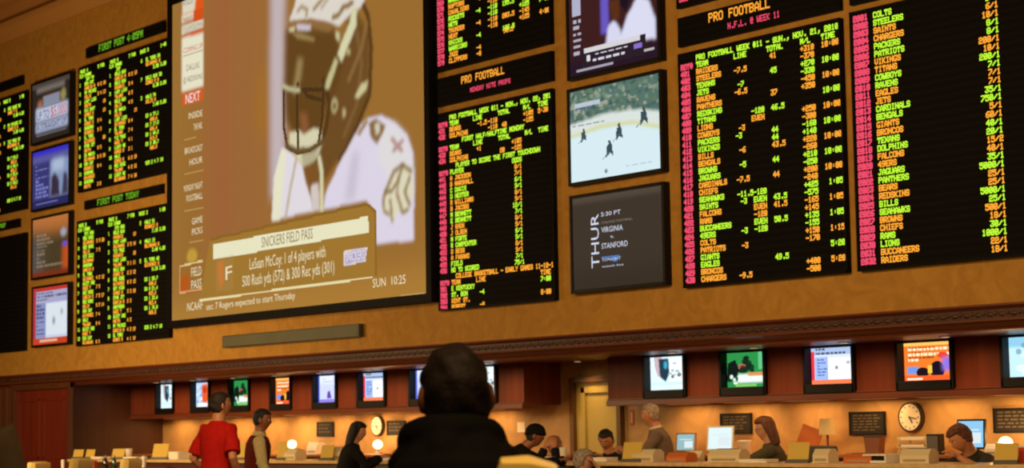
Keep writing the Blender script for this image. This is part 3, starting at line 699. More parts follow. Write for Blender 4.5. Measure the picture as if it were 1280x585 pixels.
# ================================================================== wall televisions
def television(label, q, pic, YF=W-0.09, bez=0.035, name='television'):
    x0, x1, z0, z1 = rect4(q, YF)
    t = thing(name, label, 'television', (x0, W, z0))
    MB().box(x0, x1, YF+0.02, W-0.001, z0, z1, 0.008).build('housing', BLACK, t, off=t.location)
    MB().box(x0, x0+bez, YF, YF+0.03, z0, z1, 0.006).box(x1-bez, x1, YF, YF+0.03, z0, z1, 0.006).box(x0+.01, x1-.01, YF, YF+0.03, z0, z0+bez, 0.006).box(x0+.01, x1-.01, YF, YF+0.03, z1-bez, z1, 0.006).build('bezel', BLACK, t, off=t.location)
    pic.build('screen', x0+bez-.004, x1-bez+.004, z0+bez-.004, z1-bez+.004, YF+0.016, t)
    return t, (x0+bez, x1-bez, z0+bez, z1-bez), YF+0.013
def tx(t, box, y, s, u0, u1, v, h, m_, rot=False, v1=None):
    x0, x1, z0, z1 = box
    X = lambda u: x0+u*(x1-x0); Z = lambda v: z1-v*(z1-z0)
    text_part('lettering', s, Vector((X(u0), y, Z(v))), Vector((X(u1), y, Z(v if v1 is None else v1))), h, y, m_, t, rot=rot)
# upper left: promo card
p = Pic(60, 44, '2e2420').rect(0, 1, 0, .1, '4a4038').rect(.12, .85, .10, .16, '8a8078', soft=.01, op=.8).poly([(.15, .42), (.3, .22), (.72, .22), (.88, .42)], '6a5238').rect(.3, .72, .24, .40, '8a90a8', op=.8)
p.ell(.82, .3, .07, .09, 'a8a060', op=.7, soft=.02).ell(.2, .36, .06, .07, 'b07050', op=.7, soft=.02).rect(.1, .93, .43, .66, 'bcc4dc', soft=.01).rect(.1, .93, .68, .83, 'a8b0cc', soft=.01).rect(.12, .9, .88, .91, '6a645c')
t, b, y = television('wall television showing an UP TO prize card, top of the left column', [(36, 106), (89, 88), (87, 169), (40, 182)], p)
TK = glow('screen_navy_lettering', '3a4258'); TR = glow('screen_red_lettering', 'c84030'); TW = glow('screen_white_lettering', 'd8dcf0')
tx(t, b, y, 'UP TO', .13, .46, .63, .13, TK); tx(t, b, y, '$5,000', .5, .91, .63, .15, TR); tx(t, b, y, 'A STRAIGHT UP', .13, .9, .81, .09, TK)
# second: sports panel with photo
p = Pic(60, 44, '3a3870').rect(0, 1, 0, .1, '3a30c0').rect(0, 1, .1, .2, '6a68b0', op=.6, soft=.02).rect(.48, 1, .2, .85, '8494b8', soft=.02).poly([(.5, .85), (.52, .5), (.62, .42), (.72, .55), (.75, .85)], '3c2c40', soft=.02).poly([(.8, .85), (.85, .45), (.95, .5), (.98, .85)], '40384e', soft=.02).rect(.55, .85, .2, .4, 'b8c8e0', op=.7, soft=.03)
p.bars(.08, .44, .24, .85, 9, '7c80c4', seed=4).rect(0, 1, .86, 1, '2c2a58').rect(.1, .7, .9, .94, '7a74b8', op=.8)
television('wall television with a purple score table and photo, second down the left column', [(38, 189), (87, 176.5), (86, 254), (39, 266.4)], p)
p = Pic(60, 44, '4a3c24').rect(0, 1, 0, .24, 'b87038', soft=.08).rect(0, .3, .3, 1, '5c5450', soft=.12, op=.7).bars(.12, .95, .28, .86, 9, 'a08c70', seed=9, op=.55).rect(.82, 1, .5, 1, 'b85020', soft=.04).ell(.88, .5, .07, .05, '6a50c0').ell(.85, .3, .08, .07, 'a0a4b0', soft=.02).rect(0, 1, .92, 1, '7a3018', soft=.02)
television('wall television with dim brown and orange score lists, third down the left column', [(38, 273.4), (87, 263), (85.4, 343), (39, 350.5)], p)
def hockey_side(nx=60, ny=44, bright=1):
    p = Pic(nx, ny, 'c8d0e8').rect(0, 1, 0, .07, 'c03828').rect(0, 1, .07, .28, 'a8a8cc').bars(.05, .95, .08, .26, 3, '54506c', seed=5).rect(0, .08, 0, 1, 'b83840').rect(.08, .36, .28, .88, '8c94c0').bars(.1, .34, .3, .86, 8, '4a4c78', seed=2).rect(.38, .97, .30, .84, 'dce4ec').ell(.6, .6, .03, .07, '6c7480', soft=.01).ell(.82, .45, .025, .05, '6c7480', soft=.01).rect(0, 1, .88, 1, 'c84420').rect(.2, .7, .91, .96, 'e8b090')
    return p
television('wall television with a red border around an ice rink view, bottom of the left column', [(40, 359.6), (86, 351), (84, 430), (38, 435.5)], hockey_side())
# right column
p = Pic(100, 76, '2a1826').rect(0, 1, 0, .8, '4a2418', op=.6, soft=.05).rect(.37, .46, 0, .62, '6a58c0', soft=.012).rect(.04, .14, .02, .35, 'b0b0c8', soft=.005).bars(.05, .14, .4, .8, 6, 'b8b8cc', seed=3)
p.poly([(.42, .75), (.45, .55), (.52, .5), (.58, .6), (.62, .75)], 'd8d8f0', soft=.01).poly([(.56, .75), (.66, .5), (.78, .32), (.9, .38), (.97, .6), (.97, .8)], 'dcdcf2', soft=.01).poly([(.6, .0), (.74, .0), (.78, .2), (.7, .3), (.66, .45), (.58, .35)], '1c1420', soft=.01).poly([(.46, .3), (.58, .28), (.58, .5), (.5, .5)], '5a3018', soft=.01)
p.ell(.72, .08, .09, .08, '9a98b0', soft=.01, op=.8).ell(.64, .18, .05, .05, 'b8b4cc', soft=.01, op=.7)
p.poly([(.14, .72), (.86, .72), (.86, .93), (.14, .93)], '2c2028').rect(.17, .80, .72, .78, 'd8d4d8').bars(.3, .66, .80, .84, 1, 'e0dcec').bars(.27, .7, .86, .90, 1, 'e0dcec').rect(.73, .82, .8, .86, '8a70c8').rect(.2, .24, .8, .87, 'e0dce0').rect(.08, .5, .94, .955, 'a8a4b0').rect(.84, .95, .88, .91, 'b8b4b0')
television('wall television replaying the football player picture, top of the right column', [(706, -24), (822, -52), (825.6, 73.5), (708.7, 102.6)], p)
p = Pic(110, 84, 'd4e6ea').rect(0, 1, 0, .42, '587468').mottle(0, 1, 0, .34, ['3c5850', '7c9484', '9aa890', '4a6c70', '6a8060', 'b0b0a0'], 260, .022, 3, .6)
p.poly([(0, .36), (.4, .31), (.75, .33), (1, .40), (1, .56), (.75, .46), (.4, .43), (0, .50)], 'dce4e0', soft=.005).line([(0, .50), (.35, .44), (.7, .46), (1, .57)], .014, 'd8d890', soft=.005).bars(.03, .4, .38, .40, 1, '6a7c90').rect(.05, .35, .14, .19, 'c8d0e0', op=.85, soft=.004).bars(.05, .3, .2, .23, 1, '5060a0')
p.poly([(0, .52), (.4, .47), (.72, .5), (1, .6), (1, 1), (0, 1)], 'd8eef4', soft=.01)
for u, v, s in ((.15, .50, 1), (.55, .53, 1.2), (.82, .41, 1.3), (.44, .69, 1.25)):
    p.poly([(u-.02*s, v-.03*s), (u+.02*s, v-.045*s), (u+.028*s, v+.01*s), (u+.035*s, v+.07*s), (u+.005*s, v+.04*s), (u-.03*s, v+.08*s), (u-.025*s, v+.02*s)], '3c5058', soft=.004).ell(u+.004, v-.055*s, .012*s, .016*s, '45555a').line([(u, v+.03*s), (u-.06*s, v+.085*s)], .003, '6a7c84')
p.ell(.4, .93, .02, .02, '7c98a8', soft=.004).bars(.62, .9, .9, .93, 1, '9ab0bc', op=.6)
television('wall television showing an ice hockey game, middle of the right column', [(707, 112.8), (826, 85.5), (828, 214.4), (711.2, 233)], p)
p = Pic(80, 60, '40362c').rect(0, 1, 0, .06, '54483c', soft=.01).rect(0, 1, .8, 1, '3a3026', soft=.08)
p.rect(.33, .53, .66, .69, '4878c0').rect(.45, .5, .69, .74, '4878c0')
t, b, y = television('wall television with a plain dark THUR schedule card, bottom of the right column', [(710.6, 245), (828.8, 226.7), (832, 356), (713.8, 367.6)], p)
TG = glow('screen_grey_lettering', '8a847c')
tx(t, b, y, 'THUR', .30, .30, .78, .12, TW, rot=True, v1=.20)
tx(t, b, y, '5:30 PT', .33, .55, .235, .042, TW); tx(t, b, y, 'COLLEGE FOOTBALL', .33, .68, .315, .022, TG); tx(t, b, y, 'VIRGINIA', .33, .57, .41, .055, TW); tx(t, b, y, 'v.', .43, .47, .48, .035, TW)
tx(t, b, y, 'STANFORD', .33, .62, .585, .055, TW); tx(t, b, y, 'TONIGHT', .33, .54, .72, .03, TW); tx(t, b, y, 'watch live', .33, .57, .785, .02, TW)
# ================================================================== televisions in the counter cabinets
def pic_small(k):
    if k == 'player': return Pic(96, 72, 'd8ecf4').poly([(.1, 0), (.3, 0), (.35, .5), (.2, .6), (.12, .3)], 'b06068', op=.6).poly([(.22, .05), (.48, .05), (.5, .5), (.4, .75), (.25, .6)], '24384a', soft=.01).ell(.4, .25, .05, .12, '3aa0b8', soft=.01).poly([(.5, .1), (.8, .05), (.95, .5), (.98, .9), (.5, .85)], 'ecf4fc').mottle(.5, .85, .2, .6, ['486070', '24343c', '8ab0a8'], 7, .05, 3, .8).rect(0, 1, .75, .85, 'c8e8f4')
    if k == 'green': return Pic(96, 72, '2a8a44').rect(.75, .85, 0, .5, '6cc890', op=.7).poly([(.02, .3), (.2, .2), (.3, .5), (.2, .7), (.0, .75)], '101c14').ell(.36, .42, .09, .1, 'b0584a').mottle(.25, .62, .1, .55, ['0c1410', '14281c'], 10, .09, 2, .9).rect(.25, 1, .62, .86, 'e4f4ec', soft=.02).rect(.5, 1, .58, .68, 'd88a4a', soft=.01).mottle(.02, .25, .5, .95, ['dce8e0', '101814'], 7, .06, 6, .9).rect(.2, .7, .9, .97, '80c060')
    if k == 'panel': return Pic(96, 72, 'd4dcf4').rect(0, 1, 0, .2, 'a4b8dc').bars(.1, .95, .02, .22, 2, '2c3444', seed=3).rect(0, .07, .1, 1, 'd83848').rect(.08, .36, .25, .9, '9cb4e8').bars(.14, .34, .3, .8, 6, '4464a8', seed=7).rect(.36, .97, .28, .86, 'f0f2fa').ell(.55, .55, .03, .05, '90808c').ell(.8, .42, .04, .05, 'a8b8c8').rect(0, 1, .88, 1, 'f07a4c')
    if k == 'orange': return Pic(96, 72, 'e87828').rect(0, 1, 0, .08, 'ffc060').bars(.08, .95, .14, .56, 3, 'fff0c8', seed=6, fill=.5).bars(.1, .6, .12, .5, 3, '7a3418', seed=8, fill=.3).ell(.75, .35, .1, .08, 'e04030').rect(.06, .28, .62, .8, '6c90dc', soft=.01).ell(.36, .78, .12, .13, '201418').ell(.64, .72, .14, .22, '1c1220').rect(.74, .95, .4, .75, '8a70d8', soft=.03).rect(.46, .54, .6, .8, 'f0c040').rect(0, 1, .86, 1, 'f05c28').rect(.05, .35, .92, .97, 'f8e0c0')
    if k == 'lavender': return Pic(96, 72, 'c8d0fa').rect(0, 1, .0, .3, 'dce4ff', soft=.04).bars(.2, .9, .1, .3, 2, 'a0a8e0', seed=2, op=.5).poly([(.38, .85), (.42, .6), (.52, .55), (.6, .85)], '6a3c9c', soft=.01).rect(0, 1, .88, 1, '8a80d8').rect(0, .06, 0, 1, '5468d0')
    if k == 'red': return Pic(96, 72, 'b4d0f0').poly([(.3, .1), (.65, .05), (.75, .6), (.6, .85), (.35, .8)], 'e05828', soft=.02).ell(.5, .3, .12, .14, 'b83c20').mottle(.0, .3, .1, .8, ['f0f4fa', '304058', '70a0d8'], 9, .06, 4).rect(.8, 1, 0, .6, '2c5ca0').rect(.1, .95, .84, .97, 'f4f0f4')
    return Pic(96, 72, 'bfe4f4').rect(0, 1, 0, .25, '8ac4e0', soft=.02).mottle(.1, .9, .2, .9, ['e8f8fc', 'a0d0e4', 'ffffff', '5c90a8'], 14, .1, 8, .7)
desc = [('player', 'first from the left, a white helmet picture'), ('red', 'second from the left, an orange-red figure picture'), ('green', 'third from the left, a green football field picture'), ('orange', 'fourth from the left, orange and yellow picture'), ('lavender', 'fifth from the left, pale lavender picture'), ('panel', 'sixth from the left, white picture with red border'), ('lavender', 'seventh from the left, peeping out left of the foreground head'), ('player', 'eighth from the left, peeping out right of the foreground head'),
        ('player', 'first right of the yellow door, white jersey picture'), ('green', 'second right of the yellow door, green field picture'), ('panel', 'third right of the yellow door, white rink picture with side panel'), ('orange', 'fourth right of the yellow door, orange picture with dark figures'), ('ice', 'cut off by the right edge, pale blue picture')]
for (xa, xb), (k, d_) in zip(TVX, desc):
    t = thing('cabinet_television', 'black cabinet television, '+d_, 'television', (xa, CAB, TVZ0))
    w = xb-xa; a, b = xa+0.004, xb-0.004; z0, z1 = TVZ0, TVZ1
    YF = CAB-0.035; s0, s1, sz0, sz1 = a+w*.05, b-w*.055, z0+.085, z1-.012
    MB().box(a, s0, YF, YF+.12, z0, z1, .005).box(s1, b, YF, YF+.12, z0, z1, .005).box(a+.01, b-.01, YF, YF+.12, z0, sz0, .005).box(a+.01, b-.01, YF, YF+.12, sz1, z1, .005).build('front_frame', BLACK, t, off=t.location)
    MB().box(a, b, YF+.115, YF+.3, z0, z1, .004).prism_y(YF+.3, YF+.45, [(a+.1*w, z0+.05), (b-.1*w, z0+.05), (b-.1*w, z1-.08), (a+.1*w, z1-.08)]).build('housing', BLACK, t, off=t.location)
    P_ = pic_small(k); P_.a *= 1.25; P_.build('screen', s0-.002, s1+.002, sz0-.002, sz1+.002, YF+.095, t)
# ================================================================== lamps in the recess soffit
DLX = []
for i in range(12):
    if i < 11: DLX.append((TVX[i][1]+TVX[i+1][0])/2 if i != 7 else TVX[7][1]+0.35)
DLX += [(TVX[11][1]+TVX[12][0])/2]
DLX = sorted(set(round(v, 3) for v in DLX))
def downlight(label, x, y, z, power, group, aim=None, size=70):
    t = thing('downlight', label, 'ceiling light', (x, y, z), group=group)
    MB().lathe((0, 0, 0), [(0.04, 0.0), (0.043, -0.006), (0.052, -0.007), (0.056, -0.002), (0.056, 0.0)], 20).build('trim_ring', WOODL, t, smooth=True)
    MB().lathe((0, 0, -0.009), [(0.001, -0.001), (0.036, 0.0), (0.038, 0.002)], 16).build('lens', glow('warm_lamp_lens', 'ffd9a0', 0.8), t)
    d = bpy.data.lights.new('downlight_lamp', 'SPOT'); d.energy = power; d.spot_size = R(size*2); d.spot_blend = 1; d.shadow_soft_size = 0.05; d.color = (1.0, 0.56, 0.22)
    o = bpy.data.objects.new('downlight_lamp', d); C.objects.link(o); o.parent = t; o.location = (0, 0, -0.03)
    if aim: o.rotation_euler = Vector(aim).to_track_quat('-Z', 'Y').to_euler()
    return t
for i, x in enumerate(DLX):
    downlight('small round recessed lamp in the wood soffit between cabinet televisions', x, 13.66, SOF-0.001, 15, 'soffit lamps along the counter', aim=(0, .35, -1))
SX = [-26.4+.86*k for k in range(21)]
for x in SX:
    # added strips that brighten the back wall, mounted under the cabinets
    if gx(655, CAB)-.35 < x < gx(760, CAB)+.35: continue
    t = thing('added_cabinet_strip', 'added slim strip light under the wood cabinet washing the beige wall', 'lamp', (x, 14.47, CZ0-0.003), group='added strip lights under the wood cabinets')
    MB().box(-.3, .3, -.04, .04, -.035, -0.001, .006).build('housing', BLACK, t)
    MB().box(-.28, .28, -.03, .03, -.040, -.034, .003).build('lens', glow('added_strip_lens', 'c88a4a', 0.6), t)
    d = bpy.data.lights.new('added_strip_light', 'AREA'); d.shape = 'RECTANGLE'; d.size = .56; d.size_y = .06; d.energy = 3.2; d.color = (1.0, 0.56, 0.2)
    o = bpy.data.objects.new('added_strip_light', d); C.objects.link(o); o.parent = t; o.location = (0, 0, -.045)
# lamp lighting the doorway gap
downlight('recessed lamp in the soffit in front of the yellow door', gx(722, 14.35, .7), 14.35, SOF-0.001, 26, None, aim=(0, .25, -1), size=55)
# ================================================================== small things at the counter
CTZ = CT+0.0005; BDZ = BD+0.0005
def spx(px, Y): return FPX/(at(px, 540, Y)).dot(FWD)
OR = mat('orange_cardboard', 'c86a28', 0.6); DG = mat('dark_green_glass', '1c3a1c', 0.15, spec=.8); BRN = mat('brown_leather_bin', '7c4a2c', 0.6)
def card(px, Y, w, h, label, col=None, rz=0.5, Z=CTZ, lean=18):
    t = thing('card_holder', label, 'card', (gx(px, Y, -.3), Y, Z), rz)
    c = MB(); c.box(-w/2, w/2, -.004, .004, .01, h, .002, rot=Matrix.Rotation(R(-lean), 3, 'X'), piv=(0, 0, .01)); c.build('card', col or YCARD, t)
    MB().box(-w/2-.005, w/2+.005, -.035, .05, 0, .012, .003).box(-w/2-.005, w/2+.005, -.02, -.012, .01, .03).build('holder_base', GREY, t)
    return t
def terminal(px, Y, w, h, label, rz=0.3, Z=CTZ, m_=None):
    t = thing('betting_terminal', label, 'ticket machine', (gx(px, Y, -.3), Y, Z), rz)
    d = .22
    MB().prism_x(-w/2, w/2, [(-d/2, 0), (d/2, 0), (d/2, h*.72), (d*.2, h), (-d*.25, h), (-d/2, h*.55)]).build('body', m_ or CREAM, t)
    MB().box(-w*.3, w*.3, d/2-.01, d/2+.004, h*.3, h*.5, .002).build('ticket_slot', BLACK, t)
    MB().box(-w*.3, w*.3, -d*.22, d*.15, h-.002, h+.006, .002).build('top_cover', GREY, t)
    MB().box(-w*.38, w*.38, -d/2-.006, -d/2+.02, h*.12, h*.3, .003).build('printer_mouth', mat('taupe_plastic', 'a8946c', .5), t)
    return t
def papers(px, Y, w, d, h, label, rz=0.2, Z=CTZ):
    t = thing('paper_stack', label, 'papers', (gx(px, Y, -.3), Y, Z), rz)
    b = MB(); g = random.Random(px); n = max(2, int(h/.008))
    for i in range(n):
        b.box(-w/2, w/2, -d/2, d/2, i*h/n+.0005, (i+1)*h/n, 0, rot=Matrix.Rotation(g.uniform(-.08, .08), 3, 'Z'), piv=(0, 0, 0))
    b.build('sheets', PAPER, t)
    return t
def cup(px, Y, label, r=.04, h=.1, m_=None, Z=CTZ, name='paper_cup'):
    t = thing(name, label, 'cup', (gx(px, Y, -.3), Y, Z))
    MB().lathe((0, 0, 0), [(r*.75, 0), (r, h), (r*1.06, h), (r*1.06, h-.006), (r*.93, h-.006), (r*.7, .006)], 18).build('cup_body', m_ or WHITE, t, smooth=True)
    MB().lathe((0, 0, 0), [(r*1.08, h-.002), (r*1.08, h+.008), (r*.9, h+.012)], 18).build('lid', m_ or WHITE, t, smooth=True)
    return t
def monitor(px, Y, w, h, label, col, rz=0.6, Z=CTZ, lift=.08, case=None, tilt=12):
    t = thing('computer_monitor', label, 'monitor', (gx(px, Y, -.1), Y, Z), rz)
    cs = case or BLACK
    rot = Matrix.Rotation(R(-tilt), 3, 'X'); pv = (0, 0, lift)
    MB().box(-w/2, w/2, .0, .035, lift, lift+h, .006, rot=rot, piv=pv).build('housing', cs, t)
    s = .018
    b = MB().box(-w/2+s, w/2-s, -.004, .002, lift+s, lift+h-s, 0, rot=rot, piv=pv); sm = b.build('screen', glow('lit_screen_'+col, col, 1.15), t)
    b = MB(); b.box(-w*.3, w*.3, -.0055, -.003, lift+h*.62, lift+h*.66, 0, rot=rot, piv=pv); b.box(-w*.05, w*.36, -.0055, -.003, lift+h*.2, lift+h*.55, 0, rot=rot, piv=pv); b.build('screen_window', glow('screen_window_white', 'e4f0f4', 1), sm)
    MB().box(-.025, .025, .03, .055, .01, lift+h*.4, .004).box(-w*.3, w*.3, -.05, .12, 0, .015, .005).build('stand', cs, t)
    return t
def lamp(px, Y, Zb, h, label, power, shade='globe'):
    t = thing('table_lamp', label, 'lamp', (gx(px, Y, 0), Y, Zb))
    MB().lathe((0, 0, 0), [(.06, 0), (.06, .012), (.02, .03), (.012, .05), (.012, h-.08), (.02, h-.07)], 18).build('base', STEEL if shade == 'globe' else BRN, t, smooth=True)
    gm = glow('lamp_globe_glow', 'ffdf9a', 4.0) if power else mat('cream_lamp_shade', 'd8bd86', .8)
    if shade == 'globe': MB().sph((0, 0, h-.02), .065, .065, .06).build('globe', gm, t, smooth=True)
    else: MB().lathe((0, 0, h-.08), [(.085, 0), (.07, .16), (.066, .16), (.08, .004)], 20).build('lamp_shade', gm, t, smooth=True)
    if power:
        d = bpy.data.lights.new('bulb', 'POINT'); d.energy = power; d.color = (1, .6, .25); d.shadow_soft_size = .07
        o = bpy.data.objects.new('bulb', d); C.objects.link(o); o.parent = t; o.location = (0, -.09, h+.05)
    return t
def clock(px, py, r, label):
    p = at(px, py, BACK-.03)
    t = thing('wall_clock', label, 'clock', (p.x, BACK, p.z))
    m1 = MB().cyl((0, -.001, 0), (0, -.05, 0), r, r, 36); m1.build('case', mat('dark_clock_rim', '2c1c12', .4), t, smooth=True)
    MB().cyl((0, -.045, 0), (0, -.053, 0), r*.86, r*.86, 36).build('dial', mat('white_clock_dial', 'f2e6cc', .5), t)
    b = MB()
    for k in range(12):
        a = k*math.pi/6; c_, s_ = math.cos(a), math.sin(a); b.box(s_*r*.72-.006, s_*r*.72+.006, -.056, -.053, c_*r*.72-.006, c_*r*.72+.006)
    b.build('hour_marks', BLACK, t)
    MB().box(-.006, .006, -.059, -.056, -.01, r*.45, 0, rot=Matrix.Rotation(R(150), 3, 'Y'), piv=(0, 0, 0)).build('hour_hand', BLACK, t)
    MB().box(-.004, .004, -.062, -.059, -.01, r*.66, 0, rot=Matrix.Rotation(R(100), 3, 'Y'), piv=(0, 0, 0)).build('minute_hand', BLACK, t)
    return t
def letterboard(pa, pb, ya, yb, label, n=5):
    a, b = at(pa, ya, BACK-.03), at(pb, yb, BACK-.03); a = (min(a.x, b.x), a.z); b = (max(at(pa, ya, BACK-.03).x, b.x), b.z)
    t = thing('letter_board', label, 'notice board', (a[0], BACK, b[1]))
    x0, x1, z0, z1 = a[0], b[0], b[1], a[1]
    MB().box(x0, x1, BACK-.03, BACK-.001, z0, z1, .004).build('board', mat('black_felt_board', '15110e', .8), t, off=t.location)
    fr = MB()
    for q in ((x0, x0+.015, z0, z1), (x1-.015, x1, z0, z1), (x0, x1, z0, z0+.015), (x0, x1, z1-.015, z1)): fr.box(q[0], q[1], BACK-.036, BACK-.028, q[2], q[3])
    fr.build('frame', BLACK, t, off=t.location)
    rr = []; g = random.Random(int(pa)); h = (z1-z0-.06)/n
    for i in range(n):
        x = x0+.05
        while x < x1-.1:
            w = g.uniform(.03, .09); rr.append((x, min(x+w, x1-.05), z1-.03-i*h-h*.45, z1-.03-i*h)); x += w+.02
    rects_obj('text_rows', rr, BACK-.0315, mat('faded_board_letters', '5a4c36', .8), t)
    return t
# left half, left to right
for px, Y, w, h, lb in ((97, 12.95, .17, .14, 'small yellow card standing on the counter, leftmost of all'), (112, 13.0, .15, .14, 'small brown-yellow card on the counter, second from the left end'), (147, 12.95, .2, .15, 'yellow card on the counter beside a small white cup'), (199, 12.95, .24, .22, 'broad tan card on the counter left of the white stack'), (243, 12.95, .13, .2, 'narrow yellow card on the counter just left of the red shirt'), (301, 13.0, .12, .2, 'yellow card on the counter between the red shirt and the vest'), (351, 13.0, .12, .24, 'yellow card on the counter right behind the dark red vest'), (408, 12.95, .17, .19, 'yellow card below the black notice board left of the round clock')):
    card(px, Y, w, h, lb)
papers(127, 13.1, .26, .2, .03, 'flat low pile of papers near the left counter end')
papers(169, 13.1, .28, .2, .03, 'flat pale tray of papers beside the white cup, far left')
papers(222, 13.15, .26, .2, .10, 'white paper stack left of the red-shirted man')
papers(505-12, 13.1, .3, .2, .03, 'white sheets on the counter under the left globe lamp')
cup(161, 13.25, 'small white cup on the left part of the counter', .05, .13)
terminal(313, 13.2, .12, .12, 'white ticket machine between red shirt and vest', m_=WHITE)
terminal(369, 13.15, .18, .13, 'cream ticket machine in front of the small glowing lamp')
terminal(426, 13.15, .22, .15, 'cream ticket machine right of a yellow card, beside the woman in black')
terminal(396, 14.3, .17, .16, 'tall white printer below the small black notice board', Z=BDZ, m_=WHITE)
letterboard(396, 416, 527.5, 546, 'small black notice board on the wall behind the yellow card', 3)
letterboard(483.6, 506, 526, 544, 'small black notice board right of the left clock', 3)
clock(472, 532.5, .135, 'round wall clock above the left globe lamp')
lamp(365, 14.4, BDZ, .15, 'small glowing globe lamp right of the dark red vest', 5)
lamp(472, 14.45, BDZ, .14, 'glowing globe lamp under the left wall clock', 7)
# middle and right
x_ = at(651, 534, BACK-.01)
t = thing('wall_notice', 'white paper notice on the wall above the black-hatted person', 'notice', (x_.x, BACK, x_.z)); MB().box(-.07, .07, -.006, -.001, -.06, .06).build('sheet', PAPER, t)
x_ = at(789.5, 522, BACK-.01)
t = thing('wall_notice', 'narrow red vertical notice on the wall right of the yellow door', 'notice', (x_.x, BACK, x_.z)); MB().box(-.03, .03, -.008, -.001, -.085, .085, .002).build('sheet', mat('red_notice', 'b8452c', .6), t)
MB().box(-.012, .012, -.01, -.008, -.06, .06).build('text_column', mat('pale_notice_text', 'd8b080', .7), t)
cup(704, 13.2, 'white paper cup by the elbow of the man covering his face', .038, .13)
papers(713, 13.1, .16, .14, .015, 'small white sheet just right of the paper cup')
papers(694, 12.95, .16, .14, .05, 'crumpled white papers under the hands of the black-hatted person')
papers(752, 13.1, .26, .2, .04, 'papers in front of the dark-haired man looking down')
card(789, 12.95, .2, .20, 'pale yellow card leaning left of the standing grey-haired man', rz=.4)
terminal(810, 13.1, .24, .12, 'cream ticket machine in front of the standing grey-haired man')
t = terminal(852, 13.1, .22, .09, 'low orange box-like ticket tray in front of the small picture monitor', m_=OR)
monitor(856, 14.25, .22, .2, 'small beige monitor with bluish picture right of the standing man', '8fb4b8', rz=.5, Z=BDZ, lift=.03, case=mat('beige_monitor_case', 'a8865c', .5))
monitor(899, 13.75, .27, .25, 'white bright tilted monitor left of the seated woman', 'd8ecec', rz=.55, Z=.98, lift=.17, case=WHITE, tilt=15)
t = thing('side_desk', 'low desk behind the counter carrying the bright white monitor', 'desk', (gx(899, 13.75, -.1), 13.75, 0)); MB().box(-.19, .19, -.14, .16, .94, .98, .006).build('desk_top', WOODL, t); MB().box(-.17, .17, -.12, .14, 0, .94).build('desk_body', DWOOD, t)
t = thing('desk_phone', 'cream keypad phone below the bright white monitor', 'phone', (gx(894, 13.6, -.2), 13.58, CTZ-.074), .4)
t.location.y = 13.3; t.location.z = CTZ
MB().prism_x(-.09, .09, [(-.07, 0), (.07, 0), (.07, .09), (.03, .10), (-.07, .03)]).build('body', CREAM, t); MB().box(-.05, .05, -.01, .05, .06, .085, .004, rot=Matrix.Rotation(R(32), 3, 'X')).build('display', mat('green_lcd', '4a5a38', .3), t)
letterboard(900, 939, 517, 542, 'black notice board between the bright monitor and the seated woman', 5)
cup(931, 14.3, 'white bucket-like cup under the black board, left of the seated woman', .07, .13, Z=BDZ)
terminal(911, 13.1, .33, .12, 'wide cream ticket machine left of the seated woman')
papers(948, 13.0, .3, .2, .03, 'loose white papers under the hands of the seated woman')
card(997, 12.98, .2, .19, 'yellow card right of the seated woman', rz=.4)
terminal(1032, 13.15, .15, .12, 'narrow cream ticket machine below the cream shaded lamp')
lamp(1034, 14.35, BDZ, .27, 'unlit lamp with square cream shade right of the seated woman', 0, 'shade')
t = thing('orange_folder', 'orange folder leaning up left of the cream shaded lamp', 'folder', (gx(1006, 14.3, -.1), 14.3, BDZ), .5); MB().box(-.11, .11, -.008, .008, 0, .24, .003, rot=Matrix.Rotation(R(22), 3, 'Y'), piv=(0, 0, 0)).build('cover', OR, t); t.location.z = BDZ+.04
letterboard(1061, 1106, 515, 544, 'large black notice board left of the right clock', 6)
def office_chair(px, Y, label, Zs=.5, rz=0.0):
    t = thing('office_chair', label, 'chair', (gx(px, Y, -.3), Y, 0), rz)
    fab = mat('grey_chair_fabric', '4a463e', .85, var=.1, scale=30)
    MB().box(-.23, .23, -.22, .22, Zs-.04, Zs+.04, .03).build('seat', fab, t)
    MB().box(-.21, .21, .0, .07, Zs+.12, Zs+.66, .035, rot=Matrix.Rotation(R(-8), 3, 'X'), piv=(0, .2, Zs)).build('backrest', fab, t).location.y = .17
    MB().cyl((0, 0, .1), (0, 0, Zs-.04), .03).box(-.02, .02, .17, .22, Zs-.06, Zs+.2, .005).box(-.02, .02, 0, .2, Zs-.07, Zs-.04, .003).build('pedestal', BLACK, t)
    b = MB()
    for k in range(5):
        a = k*2*math.pi/5; b.cyl((0, 0, .1), (.26*math.cos(a), .26*math.sin(a), .06), .022, .015, 10); b.sph((.26*math.cos(a), .26*math.sin(a), .03), .03, n=10)
    b.build('wheel_base', BLACK, t, smooth=True)
    return t
office_chair(1051, 13.85, 'empty grey fabric office chair behind the counter under the black notice board', .52, math.pi)
t = thing('waste_bin', 'brown square bin standing below the large black notice board', 'bin', (gx(1093, 14.3, -.1), 14.3, BDZ), .3); MB().prism_y(-.07, .07, [(-.065, 0), (.065, 0), (.08, .17), (-.08, .17)]).build('body', BRN, t); MB().box(-.085, .085, -.075, .075, .165, .18, .004).build('rim', mat('dark_bin_rim', '50301c', .6), t)
t = terminal(1078, 13.1, .26, .08, 'low orange-brown tray on the counter under the large black notice board', m_=OR)
t = thing('paper_tray', 'low white tray with a dark slot on the counter, left of the right clock', 'tray', (gx(1104, 13.15, -.3), 13.15, CTZ), .0); MB().box(-.13, .13, -.12, .12, 0, .02, .003).box(-.13, .13, .1, .12, .02, .06).box(-.13, -.115, -.12, .12, .02, .06).box(.115, .13, -.12, .12, .02, .06).box(-.13, .13, -.12, .12, .06, .075, .003).build('tray', WHITE, t); MB().box(-.114, .114, -.11, .099, .021, .05).build('slot', BLACK, t)
clock(1139, 521.5, .145, 'round white wall clock with dark rim left of the blue monitor')
